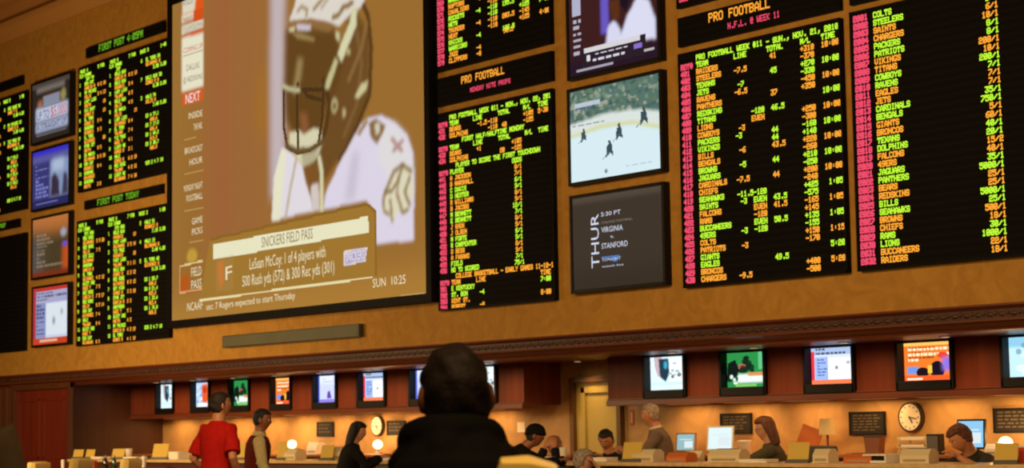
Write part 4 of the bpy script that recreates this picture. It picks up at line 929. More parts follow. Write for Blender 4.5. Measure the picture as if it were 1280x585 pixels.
t = thing('letter_trays', 'stack of three cream letter trays below the right wall clock', 'tray', (gx(1139, 14.2, -.2), 14.3, BDZ), .2)
for k in range(3):
    z = k*.065; tr = MB().box(-.15, .15, -.12, .12, z, z+.008, .002).box(-.15, -.143, -.12, .12, z+.008, z+.035).box(.143, .15, -.12, .12, z+.008, z+.035).box(-.15, .15, .113, .12, z+.008, z+.035)
    for sx in (-1, 1):
        if k < 2: tr.box(sx*.14-.005, sx*.14+.005, .10, .11, z+.03, z+.066); tr.box(sx*.14-.005, sx*.14+.005, -.11, -.10, z+.03, z+.066)
    o = tr.build('tray', CREAM, t); MB().box(-.12, .12, -.115, .10, z+.009, z+.03).build('papers', PAPER, o)
t = thing('box_speaker', 'small black box speaker right of the letter trays', 'speaker', (gx(1169, 14.3, -.1), 14.3, BDZ), .3); MB().box(-.06, .06, -.07, .07, 0, .19, .008).build('housing', BLACK, t); MB().box(-.05, .05, -.075, -.068, .02, .17, .004).build('grille', GREY, t)
terminal(1149, 13.05, .26, .12, 'cream ticket machine left of the man leaning on the counter')
monitor(1213, 14.2, .27, .27, 'black-framed monitor with bright blue screen behind the leaning man', '8cc4e8', rz=.25, Z=BDZ, lift=.05, tilt=4)
letterboard(1241, 1296, 510.5, 541, 'black notice board with cream text lines at the right edge', 5)
lamp(1256, 14.42, BDZ, .12, 'glowing globe lamp under the notice board at the right edge', 7)
terminal(1246, 14.25, .14, .1, 'white box beside the globe lamp at the right edge', Z=BDZ, m_=WHITE)
card(1257, 12.98, .19, .17, 'yellow card at the right end of the counter', rz=.35)
t = thing('red_cup', 'red-orange cup on the counter at the right edge of the view', 'cup', (gx(1279, 13.2, -.2), 13.2, CTZ)); MB().lathe((0, 0, 0), [(.035, 0), (.045, .13), (.042, .13), (.033, .005)], 16).build('cup_body', mat('red_cup_plastic', 'c83c1c', .4), t, smooth=True); MB().lathe((0, 0, 0), [(.047, .128), (.047, .138), (.03, .142)], 16).build('lid', WHITE, t, smooth=True)
# ================================================================== people
def vx(a): return Vector(a)
def loft(bm, pts, rad, right=None, n=14):
    """rings along pts; rad = r or (a, b): half widths along `right` and across"""
    pts = [Vector(p) for p in pts]; rings = []
    for i, p in enumerate(pts):
        d = (pts[min(i+1, len(pts)-1)]-pts[max(i-1, 0)]).normalized()
        r = Vector(right) if right is not None else (Vector((1, 0, 0)) if abs(d.x) < .9 else Vector((0, 1, 0)))
        r = (r-d*r.dot(d)).normalized(); f = d.cross(r)
        a, b = rad[i] if isinstance(rad[i], (tuple, list)) else (rad[i], rad[i])
        rings.append([bm.verts.new(p+r*a*math.cos(2*math.pi*k/n)+f*b*math.sin(2*math.pi*k/n)) for k in range(n)])
    for A, B in zip(rings, rings[1:]):
        for k in range(n): bm.faces.new((A[k], A[(k+1) % n], B[(k+1) % n], B[k]))
    bm.faces.new(list(reversed(rings[0]))); bm.faces.new(rings[-1])
def ik(S, T, l1, l2, hint):
    S, T = Vector(S), Vector(T); d = T-S; L = min(d.length, (l1+l2)*.995); d.normalize(); T = S+d*L
    a = (l1*l1-l2*l2+L*L)/(2*L); h = math.sqrt(max(0, l1*l1-a*a)); hv = Vector(hint); hv = (hv-d*hv.dot(d)).normalized()
    return S+d*a+hv*h, T
def fuse(bm, voxel, smooth=3, extra=None):
    bmesh.ops.recalc_face_normals(bm, faces=bm.faces[:])
    me = bpy.data.meshes.new('t'); bm.to_mesh(me); bm.free()
    o = bpy.data.objects.new('t', me); C.objects.link(o)
    r = o.modifiers.new('r', 'REMESH'); r.mode = 'VOXEL'; r.voxel_size = voxel; r.use_smooth_shade = True
    s = o.modifiers.new('s', 'SMOOTH'); s.iterations = smooth; s.factor = .5
    dg = bpy.context.evaluated_depsgraph_get(); out = bpy.data.meshes.new_from_object(o.evaluated_get(dg))
    bpy.data.objects.remove(o); bpy.data.meshes.remove(me)
    if extra is not None:
        b2 = bmesh.new(); b2.from_mesh(out)
        em = bpy.data.meshes.new('e'); bmesh.ops.recalc_face_normals(extra, faces=extra.faces[:]); extra.to_mesh(em); extra.free(); b2.from_mesh(em)
        b2.to_mesh(out); b2.free(); bpy.data.meshes.remove(em)
    for p in out.polygons: p.use_smooth = True
    return out
def gs(v, c, w): return math.exp(-((v-c)/w)**2)
def head_pt(n, grow=0.0):
    """surface of a head in direction n (x right, y forward, z up), centred between the ears"""
    x, y, z = n
    px, py, pz = x*.076, y*.094, z*.118
    if z > 0: q = math.sqrt(max(1e-6, 1-z**3))/math.sqrt(max(1e-6, 1-z*z)) if z < .999 else 1.2; px *= q; py *= q      # broad crown
    if z < 0:                                   # jaw tapers, chin stays forward
        k = -z
        px *= (1-.30*k**1.5) if y > 0 else (1-.10*k)*(1+1.1*k*k*(1-k)); py = py*(1-.18*k)+.016*k*k if y > 0 else py*(1-.38*k)
    if y < 0: py *= 1.06
    if y > 0:
        py -= .009*(gs(px, .031, .015)+gs(px, -.031, .015))*gs(pz, .012, .014)*y
        py += .005*gs(pz, .034, .012)*gs(px, 0, .05)*y
        py += (.010*gs(pz, .0, .022)+.020*gs(pz, -.022, .014))*gs(px, 0, .013)*y
        py += .006*(gs(pz, -.052, .007)+gs(pz, -.066, .008))*gs(px, 0, .024)*y
        py += .006*gs(pz, -.095, .016)*gs(px, 0, .025)*y
        py -= .004*gs(pz, -.080, .006)*gs(px, 0, .03)*y
    v = Vector((px, py, pz))
    if grow: v += Vector((x, y, z))*grow
    return v
def head_surface(bm, M, nu=44, nv=34, off=None):
    rings = []
    for j in range(1, nv):
        th = math.pi*j/nv; row = []
        for i in range(nu):
            ph = 2*math.pi*i/nu
            n = (math.sin(th)*math.cos(ph), math.sin(th)*math.sin(ph), math.cos(th))
            row.append(bm.verts.new(M @ head_pt(n, off(n) if off else 0)))
        rings.append(row)
    top = bm.verts.new(M @ head_pt((0, 0, 1), off((0, 0, 1)) if off else 0)); bot = bm.verts.new(M @ head_pt((0, 0, -1), off((0, 0, -1)) if off else 0))
    for A, B in zip(rings, rings[1:]):
        for i in range(nu): bm.faces.new((A[i], B[i], B[(i+1) % nu], A[(i+1) % nu]))
    for i in range(nu):
        bm.faces.new((top, rings[0][i], rings[0][(i+1) % nu])); bm.faces.new((bot, rings[-1][(i+1) % nu], rings[-1][i]))
def sstep(a, b, x):
    t = max(0, min(1, (x-a)/(b-a))); return t*t*(3-2*t)
def hair_off(style, seed=0):
    g = random.Random(seed); ph = [g.uniform(0, 6) for _ in range(4)]
    def f(n):
        x, y, z = n
        nz = .002*math.sin(9*x+ph[0]+6*z)+.002*math.sin(11*z+ph[1]+5*y)
        front = .56 if style != 'receding' else .80
        line = front if y > .35 else (front+(-.35-front)*sstep(.35, -.05, y))           # hairline height falls behind the temples
        if y < -.05: line = -.35-.25*sstep(-.05, -.6, y)
        k = sstep(line-.07, line+.07, z)
        th = {'short': .010, 'crop': .007, 'receding': .006, 'full': .018, 'long': .024}[style]
        if style == 'full': th += .004*math.sin(14*x+ph[2])*math.cos(12*y+ph[3])
        if style == 'receding' and z > .45 and y > -.35: k *= sstep(-.1, -.6, y)
        return -.014+(th+nz+.014)*k
    return f
def hand_mesh(bm, wrist, d, palm_n, s=1.0, curl=.6, side=1):
    """palm plus four fingers and a thumb; d = pointing direction, palm_n = direction the palm faces"""
    d = Vector(d).normalized(); pn = Vector(palm_n); pn = (pn-d*pn.dot(d)).normalized(); sd = d.cross(pn)*side   # towards the thumb
    W_ = Vector(wrist)
    loft(bm, [W_-d*.02, W_+d*.01, W_+d*.045*s, W_+d*.085*s, W_+d*.092*s], [(.025*s, .018*s), (.028*s, .017*s), (.039*s, .014*s), (.040*s, .012*s), (.034*s, .008*s)], right=sd, n=12)
    for k, (o, L) in enumerate(((.030, .072), (.010, .080), (-.010, .074), (-.029, .058))):
        p = W_+d*.080*s+sd*o*s; a = 0; pts = [p]; dd = d.copy()
        for q, fr in enumerate((.42, .32, .26)):
            a = curl*(.5+.5*q); dd = (d*math.cos(a)+pn*math.sin(a)).normalized(); p = p+dd*L*fr*s; pts.append(p.copy())
        loft(bm, pts, [.0095*s, .009*s, .0082*s, .006*s], right=sd, n=8)
    p = W_+d*.025*s+sd*.026*s; t1 = (d*.6+sd*.75+pn*.3).normalized(); t2 = (d*.85+sd*.25+pn*.45).normalized()
    loft(bm, [p, p+t1*.035*s, p+t1*.035*s+t2*.032*s, p+t1*.035*s+t2*.055*s], [.013*s, .011*s, .0095*s, .006*s], right=pn, n=8)
SKIN = mat('warm_skin', 'b87a54', .5, var=.06, scale=12); SKIND = mat('tanned_skin', '8e5638', .5, var=.06, scale=12); SKINP = mat('pale_skin', 'c48c68', .5, var=.05, scale=12)
def hairm(n, c): return mat(n, c, .7, var=.45, scale=45, bump=.5)
HBLACK, HBROWN, HGREY, HLBR = hairm('black_hair', '0c0806'), hairm('dark_brown_hair', '1c100a'), hairm('grey_hair', '8a7c6a'), hairm('chestnut_hair', '5a3018')
def cloth(n, c): return mat(n, c, .85, var=.12, scale=22, bump=.25, spec=.2)
def person(label, loc, face, H=1.72, lean=8, sit=None, rh=None, lh=None, head=(0, 0, 0), skin=SKIN, hair=('short', HBLACK), top=None, sleeves='long', bottom=None, voxel=.012,
           collar=None, vest=None, hood=False, wide=1.0, rcurl=.6, palm_r=(0, 0, -1), palm_l=(0, 0, -1), cap=None, sleeve_mat=None, glasses=False, side_lean=0, ehint=None, twist=0, neckdrop=.030):
    fx, fy = face; rz = math.atan2(-fx, fy)
    t = thing('person', label, 'person', (loc[0], loc[1], loc[2] if len(loc) > 2 else 0), rz)
    s = H/1.75
    Pz = (sit if sit else .93*s)
    L = R(lean); SL = R(side_lean)
    sp = Vector((math.sin(SL), math.sin(L)*math.cos(SL), math.cos(L)*math.cos(SL))); rt = Vector((math.cos(R(twist)), math.sin(R(twist)), 0)); rt = (rt-sp*rt.dot(sp)).normalized(); fw = sp.cross(rt)*-1
    fw = rt.cross(sp)*-1 if False else sp.cross(rt)
    P0 = Vector((0, 0, Pz)); A = lambda u: P0+sp*u*s
    RINGS = [(-.09, .150, .115), (-.03, .172, .128), (.05, .165, .120), (.14, .148, .108), (.24, .158, .115), (.34, .176, .122), (.42, .182, .115), (.475, .155, .092), (.51, .095, .072), (.54, .062, .060)]
    sh = [A(.455)+rt*.178*s*sx*wide for sx in (-1, 1)]
    NB = A(.52)
    hy, hp, hr = [R(a) for a in head]
    hd = (sp*.72+Vector((0, .0, 1))*.28+fw*0).normalized()
    HM = Matrix.Rotation(hy, 4, 'Z') @ Matrix.Rotation(hp-L*.35, 4, 'X') @ Matrix.Rotation(hr, 4, 'Y')
    skull = A(.60)+hd*.115*s+Vector((0, .015, -neckdrop))
    MH = Matrix.Translation(skull) @ HM @ Matrix.Diagonal((s, s, s, 1))
    # default hands hang at the sides
    arms = []
    for i, (tgt, sx) in enumerate(((lh, -1), (rh, 1))):
        if tgt is None: tgt = sh[i]+Vector((sx*.07, .03, -.53*s))
        el, wr = ik(sh[i], tgt, .285*s, .255*s, (sx*.45, -.8, -.45) if ehint is None else (sx*ehint[0], ehint[1], ehint[2])); arms.append((el, wr))
    legs = []
    for sx in (-1, 1):
        hip = P0+Vector((sx*.09*s, 0, -.03*s))
        if sit:
            kn = hip+Vector((sx*.05, .40*s, .0)); an = Vector((kn.x, kn.y-.02, max(.09, kn.z-.42*s)))
        else: kn = hip+Vector((sx*.01, .015, -.42*s)); an = Vector((kn.x+sx*.01, -.02, .085))
        legs.append((hip, kn, an))
    bm = bmesh.new()
    k0 = -.006
    loft(bm, [A(u) for u, a, b in RINGS], [((a*wide if u < .5 else a)*s+k0, b*s+k0) for u, a, b in RINGS], right=rt, n=20)
    loft(bm, [A(.50), A(.57), skull-HM.to_3x3() @ Vector((0, .015, .07*s)), skull], [.068*s, .062*s, .060*s, .055*s], right=rt, n=16)
    for i, (el, wr) in enumerate(arms):
        S = sh[i]
        loft(bm, [A(.44), S, S+(el-S)*.5, el, el+(wr-el)*.3, wr+(wr-el).normalized()*.01], [.06*s, .052*s, .044*s, .037*s, .038*s, .026*s], n=12)
    for hip, kn, an in legs:
        loft(bm, [hip+Vector((0, 0, .04)), hip+(kn-hip)*.3, kn, kn+(an-kn)*.3, an], [.085*s, .078*s, .055*s, .054*s, .036*s], right=(1, 0, 0), n=12)
        loft(bm, [an+Vector((0, -.05, -.05)), an+Vector((0, .04, -.05)), an+Vector((0, .15, -.062))], [(.035, .03), (.04, .03), (.035, .015)], right=(1, 0, 0), n=10)
    head_surface(bm, MH)
    for sx in (-1, 1):
        e = MB(); e.bm.free(); e.bm = bm
        mt = MH @ Matrix.Translation((sx*.082, -.008, -.005)) @ Matrix.Rotation(sx*.35, 4, 'Z') @ Matrix.Diagonal((.010, .020, .034, 1))
        bmesh.ops.create_uvsphere(bm, u_segments=12, v_segments=10, radius=1, matrix=mt)
    hx = bmesh.new()
    for i, (el, wr) in enumerate(arms):
        hand_mesh(hx, wr, (wr-el), palm_r if i else palm_l, s, rcurl, side=(1 if i == 0 else -1))
    me = fuse(bm, voxel*.62 if voxel < .01 else .0085, 2, hx)
    mesh_obj('body', me, skin, t)
    # hair, eyes
    hb = bmesh.new(); head_surface(hb, MH, 60, 46, hair_off(hair[0], hash(label) % 97 if False else len(label)))
    if hair[0] == 'long':
        q = HM.to_3x3()
        for sx in (-1, -.5, .5, 1):
            c = skull+q @ Vector((sx*.068, -.045-(.02 if abs(sx) < 1 else 0), .03))
            loft(hb, [c+q @ Vector((0, 0, .05)), c, c+q @ Vector((sx*.012, -.01, -.09)), c+q @ Vector((sx*.02, -.02, -.18)), c+q @ Vector((sx*.01, -.01, -.23))], [.03, .042, .045, .036, .012], right=q @ Vector((1, 0, 0)), n=12)
        hm = fuse(hb, .007, 3)
    else:
        hm = bpy.data.meshes.new('hair'); bmesh.ops.recalc_face_normals(hb, faces=hb.faces[:]); hb.to_mesh(hm); hb.free()
        for p in hm.polygons: p.use_smooth = True
    hm.name = 'hair'; mesh_obj('hair', hm, hair[1], t)
    if cap:
        cb = bmesh.new(); head_surface(cb, MH, 48, 36, lambda n: -.02+.042*sstep(.02, .16, n[2]+.25*(-n[1] if n[1] < 0 else 0)*1.0))
        cm = bpy.data.meshes.new('knit_cap'); bmesh.ops.recalc_face_normals(cb, faces=cb.faces[:]); cb.to_mesh(cm); cb.free()
        for p in cm.polygons: p.use_smooth = True
        mesh_obj('knit_cap', cm, cap, t)
    eb = MB(); ib = MB(); bb = MB()
    for sx in (-1, 1):
        bmesh.ops.create_uvsphere(eb.bm, u_segments=12, v_segments=8, radius=.0115, matrix=MH @ Matrix.Translation((sx*.031, .0755, .012)))
        bmesh.ops.create_uvsphere(ib.bm, u_segments=10, v_segments=8, radius=.0058, matrix=MH @ Matrix.Translation((sx*.031, .0825, .011)))
        bmesh.ops.create_cube(bb.bm, size=1, matrix=MH @ Matrix.Translation((sx*.032, .088, .033)) @ Matrix.Rotation(sx*.1, 4, 'Y') @ Matrix.Diagonal((.030, .006, .006, 1)))
    eb.build('eyes', mat('eye_white', 'd8d0c4', .3), t, smooth=True); ib.build('irises', mat('dark_iris', '1c120c', .3), t, smooth=True); bb.build('eyebrows', hair[1], t)
    if glasses:
        gb = MB()
        for sx in (-1, 1):
            c = [MH @ Vector((sx*.032+.022*math.cos(a), .098, .010+.016*math.sin(a))) for a in [k*math.pi/6 for k in range(13)]]
            for p, q in zip(c, c[1:]): gb.cyl(p, q, .0018, n=6)
            gb.cyl(MH @ Vector((sx*.054, .098, .014)), MH @ Vector((sx*.082, 0, .012)), .0018, n=6)
        gb.cyl(MH @ Vector((-.01, .099, .012)), MH @ Vector((.01, .099, .012)), .0018, n=6)
        gb.build('glasses', BLACK, t)
    # clothes
    cm_ = top or cloth('dark_shirt', '1c1a1c')
    def garment(name, m_, gr, u0, u1, slv, gr2=None, flare=0.0, arms_too=True):
        b = bmesh.new(); gr2 = gr2 or gr
        rr = [(u, a, bb_) for u, a, bb_ in RINGS if u0-.001 <= u <= u1+.001]
        if u0 < -.09: rr = [(u0, .165+flare, .125+flare)]+rr
        loft(b, [A(u) for u, a, bb_ in rr], [((a*wide if u < .5 else a)*s+gr, bb_*s+gr) for u, a, bb_ in rr], right=rt, n=24)
        if arms_too:
            for i, (el, wr) in enumerate(arms):
                S = sh[i]
                if slv == 'long': pts, rd = [A(.43), S, S+(el-S)*.5, el, el+(wr-el)*.4, wr-(wr-el).normalized()*.015], [.07, .060, .053, .047, .045, .036]
                elif slv == 'short': pts, rd = [A(.43), S, S+(el-S)*.4, S+(el-S)*.82], [.07, .060, .060, .066]
                else: pts, rd = [A(.43), S], [.07, .055]
                loft(b, pts, [r_*s+gr2 for r_ in rd], n=14)
                if slv == 'long':   # elbow and sleeve folds
                    dv = (wr-el).normalized()
                    for kf in (-.06, .03, .10): loft(b, [el+dv*(kf-.012), el+dv*kf, el+dv*(kf+.012)], [.03, .051*s+gr2, .03], n=12)
        for k in range(5):   # soft folds across the waist and chest
            u = .02+.085*k; sx = (-1) ** k; c = A(u)+rt*sx*.05
            loft(b, [c-rt*.11*s+sp*.02*sx, c, c+rt*.10*s-sp*.02*sx], [.01, (.014, .118*s+gr), .01], right=sp, n=12)
        me_ = fuse(b, voxel, 3); me_.name = name
        return mesh_obj(name, me_, m_, t)
    if vest:
        garment('shirt', sleeve_mat or cloth('cream_shirt', 'c8b88c'), .010, -.12, .54, sleeves)
        garment('vest', vest, .020, -.10, .51, 'none', arms_too=False)
    else:
        garment('jacket' if hood else 'shirt', cm_, .014 if not hood else .022, -.13, .54, sleeves, flare=.01, gr2=(.012 if not hood else .020))
    if collar:
        b = bmesh.new(); loft(b, [A(.505), A(.53), A(.56)], [(.090*s, .080*s), (.074*s, .072*s), (.070*s, .068*s)], right=rt, n=20); mesh_obj('collar', fuse(b, .008, 2), collar, t)
    if hood:
        # thick folded hood lying round the neck and hanging down the back
        b = bmesh.new()
        ring = [math.pi*2*k/24 for k in range(25)]
        loft(b, [A(.600+.016*math.cos(a))+rt*(.086*math.sin(a)-.010)*s-fw*(.082*math.cos(a)+.012)*s for a in ring], [(.046*s, .046*s)]*25, right=sp, n=12)
        loft(b, [A(.545)+rt*(.108*math.sin(a))*s-fw*(.088*math.cos(a)+.018)*s for a in ring], [(.045*s, .056*s)]*25, right=sp, n=12)
        loft(b, [A(.60)-fw*.085*s, A(.53)-fw*.150*s, A(.40)-fw*.178*s, A(.28)-fw*.160*s], [(.09*s, .03*s), (.155*s, .055*s), (.14*s, .05*s), (.06*s, .02*s)], right=rt, n=20)
        loft(b, [A(.62)-rt*.09*s-fw*.04*s, A(.57)-rt*.03*s-fw*.15*s, A(.50)+rt*.08*s-fw*.17*s], [.02*s, .04*s, .02*s], right=sp, n=12)
        loft(b, [A(.62)+rt*.09*s-fw*.04*s, A(.56)+rt*.05*s-fw*.15*s, A(.47)-rt*.02*s-fw*.18*s], [.02*s, .036*s, .02*s], right=sp, n=12)
        mesh_obj('hood', fuse(b, .010, 4), cm_, t)
    bt = bottom or cloth('dark_trousers', '201c1c')
    b = bmesh.new()
    rr = [r_ for r_ in RINGS if r_[0] <= .06]
    loft(b, [A(u) for u, a, c in rr], [(a*s*wide+.006, c*s+.006) for u, a, c in rr], right=rt, n=20)
    for hip, kn, an in legs: loft(b, [hip+Vector((0, 0, .04)), hip+(kn-hip)*.3, kn, kn+(an-kn)*.4, an+Vector((0, 0, .015))], [.098*s, .090*s, .07*s, .064*s, .058*s], right=(1, 0, 0), n=14)
    mesh_obj('trousers', fuse(b, .013, 3), bt, t)
    b = MB()
    for hip, kn, an in legs:
        loft(b.bm, [an+Vector((0, -.075, -.045)), an+Vector((0, -.04, -.038)), an+Vector((0, .06, -.045)), an+Vector((0, .15, -.055)), an+Vector((0, .195, -.062))], [(.030, .032), (.042, .045), (.046, .038), (.046, .028), (.03, .018)], right=(1, 0, 0), n=14)
    b.build('shoes', mat('black_shoe_leather', '14100e', .4), t, smooth=True)
    return t
def pos(px, Y, h=0.0): return (gx(px, Y, h), Y)
Rr = (.62, .78); Lf = (-.62, -.78); AW = (-.78, .62); TO = (.78, -.62)
# man in the foreground, seen from behind
p = at_depth(570, 540, 4.62)
person('large dark-haired person in black hooded jacket seen from behind in the foreground', (p.x, p.y, 0), (-.80, .60), H=1.75, lean=2, sit=.775, head=(9, 0, -2), skin=SKIND, hair=('crop', hairm('cropped_dark_hair', '241509')), top=cloth('black_hooded_cotton', '0e0c0a'), hood=True, voxel=.009, wide=1.0, neckdrop=.012)
FG = p.copy()
p = at_depth(-108, 545, 4.4)
person('person in dark grey-brown jacket whose shoulder shows at the bottom left corner', (p.x, p.y, 0), (-.80, .60), H=1.73, lean=3, skin=SKIND, hair=('short', HBROWN), top=cloth('grey_brown_jacket', '605038'), voxel=.012, wide=1.05)
def bar_stool(x, y, zs, label):
    t = thing('bar_stool', label, 'stool', (x, y, 0))
    MB().lathe((0, 0, 0), [(.15, zs-.06), (.17, zs-.04), (.17, zs-.01), (.15, zs)], 24).build('seat', mat('brown_stool_leather', '3c2014', .5), t, smooth=True)
    MB().lathe((0, 0, 0), [(.2, 0), (.2, .012), (.04, .04), (.022, .08), (.022, zs-.06)], 20).build('pedestal', STEEL, t, smooth=True)
bar_stool(FG.x, FG.y, .67, 'stool under the person in the black hooded jacket')
# in front of the counter
p = pos(269, 9.3, .2)
person('man in bright red T-shirt standing with his back to us', p, (-.35, .94), H=1.80, lean=5, head=(-28, 4, 0), skin=SKIN, hair=('short', HBROWN), top=cloth('bright_red_cotton', 'ac120a'), sleeves='short', bottom=cloth('dark_jeans', '1c2030'), rh=(.21, .12, .98), lh=(-.20, .2, 1.0), wide=.88)
p = pos(318, 10.65, .1)
person('man in dark red vest over cream sleeves standing in profile', p, (.50, .86), H=1.66, lean=6, head=(-12, -6, 0), skin=SKIND, hair=('short', HBLACK), vest=cloth('dark_red_vest_wool', '5c120c'), sleeves='long', sleeve_mat=cloth('cream_shirt', 'b8a878'), collar=cloth('cream_shirt', 'b8a878'), rh=(.25, .20, .84), lh=(-.24, .08, .80))
p = pos(437, 12.28, 0)
person('woman with dark hair in black top leaning at the counter left of the foreground head', (p[0], p[1]-.1), (.45, .89), H=1.53, lean=16, head=(-10, -5, 0), skin=SKINP, hair=('long', HBLACK), top=cloth('black_knit', '12100f'), rh=(.12, .42, 1.10), lh=(-.12, .44, 1.10))
p = pos(622, 12.12, 0)
person('person in black coat and black knit cap bending over the counter', p, (.64, .77), H=1.56, lean=36, head=(0, 2, 0), skin=SKIND, hair=('short', HBLACK), top=cloth('black_coat_wool', '0d0b0b'), cap=cloth('black_knit_cap', '0c0a0a'), wide=1.2, rh=(.2, .62, 1.08), lh=(-.12, .68, 1.08))
p = pos(716, 12.15, -.2)
person('grey-haired person seated low in front of the counter with a hand at the face', p, (.1, .99), H=1.62, lean=10, sit=.45, head=(-42, -6, 0), skin=SKINP, hair=('full', HGREY), top=cloth('dark_grey_jumper', '2a241e'), ehint=(.3, .4, -1), rh=(.12, .20, 1.02), lh=(-.14, .34, .82), palm_r=(-.4, -.7, .3))
bar_stool(p[0], p[1], .36, 'stool under the grey-haired person in front of the counter')
# behind the counter
p = pos(697, 13.78, 0)
person('man in dark jacket resting his face on his hands behind the counter', (p[0], p[1]+.12), (.35, -.94), H=1.66, lean=22, sit=.60, head=(0, -14, 0), skin=SKIN, hair=('receding', HGREY), top=cloth('dark_navy_jacket', '16151a'), ehint=(.35, .3, -1), rh=(.06, .36, 1.19), lh=(-.06, .36, 1.19), palm_r=(-.3, -.9, .2), palm_l=(.3, -.9, .2), rcurl=.4)
bar_stool(p[0], p[1]+.12, .51, 'stool of the man resting his face on his hands')
p = pos(760, 13.9, 0)
person('dark-haired man in black shirt looking down at papers on the counter', (p[0], p[1]+.1), (.25, -.97), H=1.66, lean=14, sit=.63, head=(16, -24, 0), skin=SKIN, hair=('short', HBLACK), top=cloth('black_work_shirt', '1a1613'), rh=(.16, .50, 1.10), lh=(-.16, .52, 1.10))
bar_stool(p[0], p[1]+.1, .53, 'stool of the dark-haired man looking down')
p = pos(834, 13.82, .2)
person('grey-haired man in taupe shirt standing behind the counter, turned left', p, (-.72, -.69), H=1.66, lean=14, head=(0, -4, 0), skin=SKIN, hair=('short', HGREY), top=cloth('taupe_shirt', '6c5a4c'), sleeves='long', rh=(.12, .42, 1.16), lh=(-.12, .46, 1.16), collar=cloth('white_collar', 'c8bca8'), bottom=cloth('dark_trousers', '201c1c'))
p = pos(966, 13.85, 0)
person('woman with chestnut hair and glasses in olive top seated behind the counter', (p[0], p[1]+.1), (-.75, -.66), H=1.62, lean=12, sit=.735, head=(4, -6, 0), skin=SKINP, hair=('long', HLBR), top=cloth('olive_grey_top', '4a4430'), rh=(.10, .50, 1.12), lh=(-.12, .52, 1.12), glasses=True)
bar_stool(p[0], p[1]+.1, .635, 'stool of the woman with glasses')
p = pos(1246, 13.9, 0)
person('brown-haired man leaning low over the counter beside the blue monitor', (p[0], p[1]+.02), (-.30, -.95), H=1.72, lean=34, sit=.69, head=(-6, -22, 6), skin=SKIN, hair=('full', HLBR), top=cloth('dark_green_shirt', '26261c'), sleeves='short', rh=(.12, .62, 1.10), lh=(-.22, .56, 1.10))
bar_stool(p[0], p[1]+.02, .59, 'stool of the brown-haired leaning man')
# ================================================================== padded chairs and a drinks ledge in the lounge
LEA = mat('cream_yellow_leather', 'cdae58', .38, var=.05, scale=5, coat=.2)
def lounge_chair(px, py, z, label, face, top=1.20, group=None):
    p = at_depth(px, py, z)
    t = thing('lounge_chair', label, 'chair', (p.x, p.y, 0), math.atan2(-face[0], face[1]), group=group)
    h = top
    MB().box(-.25, .25, -.2, .26, .42, .54, .05).build('seat', LEA, t, smooth=True)
    MB().box(-.24, .24, -.06, .07, .50, h, .06, rot=Matrix.Rotation(R(7), 3, 'X'), piv=(0, -.2, .5)).build('backrest', LEA, t, smooth=True).location = (0, -.20, 0)
    b = MB()
    for sx in (-1, 1): b.box(sx*.29-.04, sx*.29+.04, -.2, .22, .62, .70, .03).box(sx*.29-.025, sx*.29+.025, -.18, .18, .40, .63, .01)
    b.build('armrests', LEA, t, smooth=True)
    for sx in (-1, 1):
        for sy in (-1, 1): MB().cyl((sx*.22, sy*.19+.02, .43), (sx*.25, sy*.23+.02, 0), .022, .015, 12).build('leg', DWOOD, t, smooth=True)
    return t
F3 = (-.70, -.62)
lounge_chair(24, 545, 24.0, 'cream padded lounge chair at the bottom left, nearest the corner', F3, 1.065)
lounge_chair(75, 545, 22.5, 'cream padded lounge chair at the bottom left, middle of three', F3, 1.118)
lounge_chair(139, 545, 24.0, 'cream padded lounge chair at the bottom left, right one beside a white cup', F3, 1.09)
lounge_chair(474, 540, 3.9, 'cream padded chair top at the right shoulder of the foreground person', Lf, 1.325)
d = bpy.data.lights.new('added_chair_spot', 'SPOT'); d.energy = 420; d.spot_size = R(26); d.spot_blend = .8; d.color = WARM; d.shadow_soft_size = .04  # added spot out of view, brightens the cream chair top
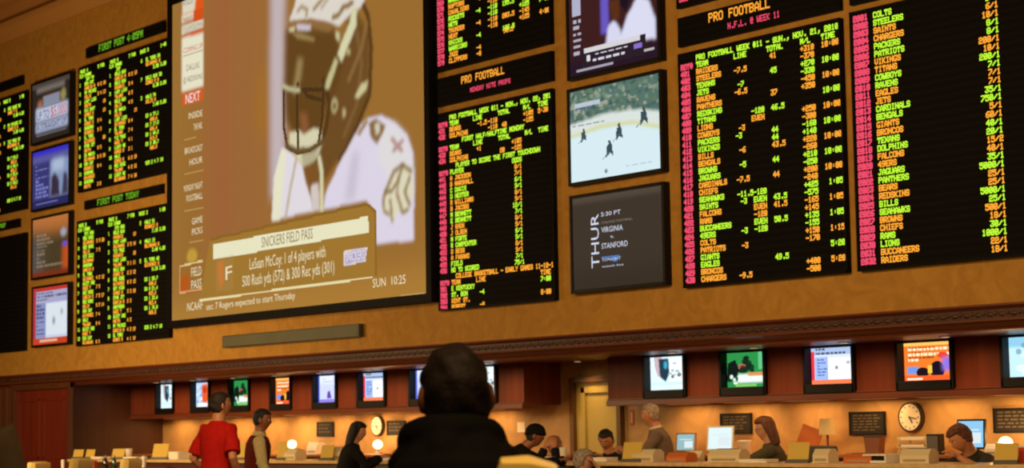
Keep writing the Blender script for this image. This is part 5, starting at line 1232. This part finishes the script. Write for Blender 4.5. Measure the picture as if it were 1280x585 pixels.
o = bpy.data.objects.new('added_chair_spot', d); C.objects.link(o); q = at_depth(652, 580, 3.9); o.location = (q.x+.25, q.y-.45, 4.0); o.rotation_euler = (Vector(q)+Vector((.03, -.06, 0))-o.location).to_track_quat('-Z', 'Y').to_euler()
a, b = at_depth(60, 545, 26), at_depth(200, 545, 26); mid = (a+b)/2
t = thing('drinks_ledge', 'dark wood lounge ledge behind the cream chairs, carrying bottles', 'table', (mid.x, mid.y, 0), math.atan2((b-a).y, (b-a).x)); LZ = .96
MB().box(-.85, .85, -.12, .12, LZ-.04, LZ, .008).build('table_top', DWOOD, t); MB().box(-.8, .8, -.08, .08, 0, LZ-.04, .005).build('front_panel', DWOOD, t)
def on_ledge(px): q = at_depth(px, 545, 26); return (q.x, q.y, LZ+.0005)
def bottle(px, h, r, m_, label):
    t = thing('bottle', label, 'bottle', on_ledge(px)); MB().lathe((0, 0, 0), [(r*.9, 0), (r, .01), (r, h*.6), (r*.4, h*.75), (r*.35, h*.94)], 16).build('bottle_body', m_, t, smooth=True); MB().lathe((0, 0, 0), [(r*.42, h*.93), (r*.42, h)], 12).build('cap', STEEL, t)
bottle(132, .17, .035, mat('dark_brown_glass', '20120a', .15, spec=.8), 'dark brown bottle on the lounge ledge at the bottom left')
bottle(143, .17, .030, DG, 'dark green bottle on the lounge ledge at the bottom left')
t = thing('menu_box', 'red-orange box on the lounge ledge between two cream chairs', 'box', on_ledge(116), .4); MB().box(-.05, .05, -.03, .03, 0, .105, .004).build('box', mat('red_orange_card', 'd8401c', .6), t); MB().box(-.04, .04, -.032, -.029, .02, .05).build('label_band', mat('orange_card_print', 'e88a30', .6), t)
t = thing('paper_cup', 'round white cup on the lounge ledge right of the cream chairs', 'cup', on_ledge(180)); MB().lathe((0, 0, 0), [(.026, 0), (.034, .10), (.036, .13), (.02, .15)], 16).build('cup_body', WHITE, t, smooth=True)
t = thing('paper_cup', 'small white cup between the left and middle cream chairs', 'cup', on_ledge(79)); MB().lathe((0, 0, 0), [(.02, 0), (.024, .10), (.026, .11), (.018, .12)], 16).build('cup_body', WHITE, t, smooth=True)
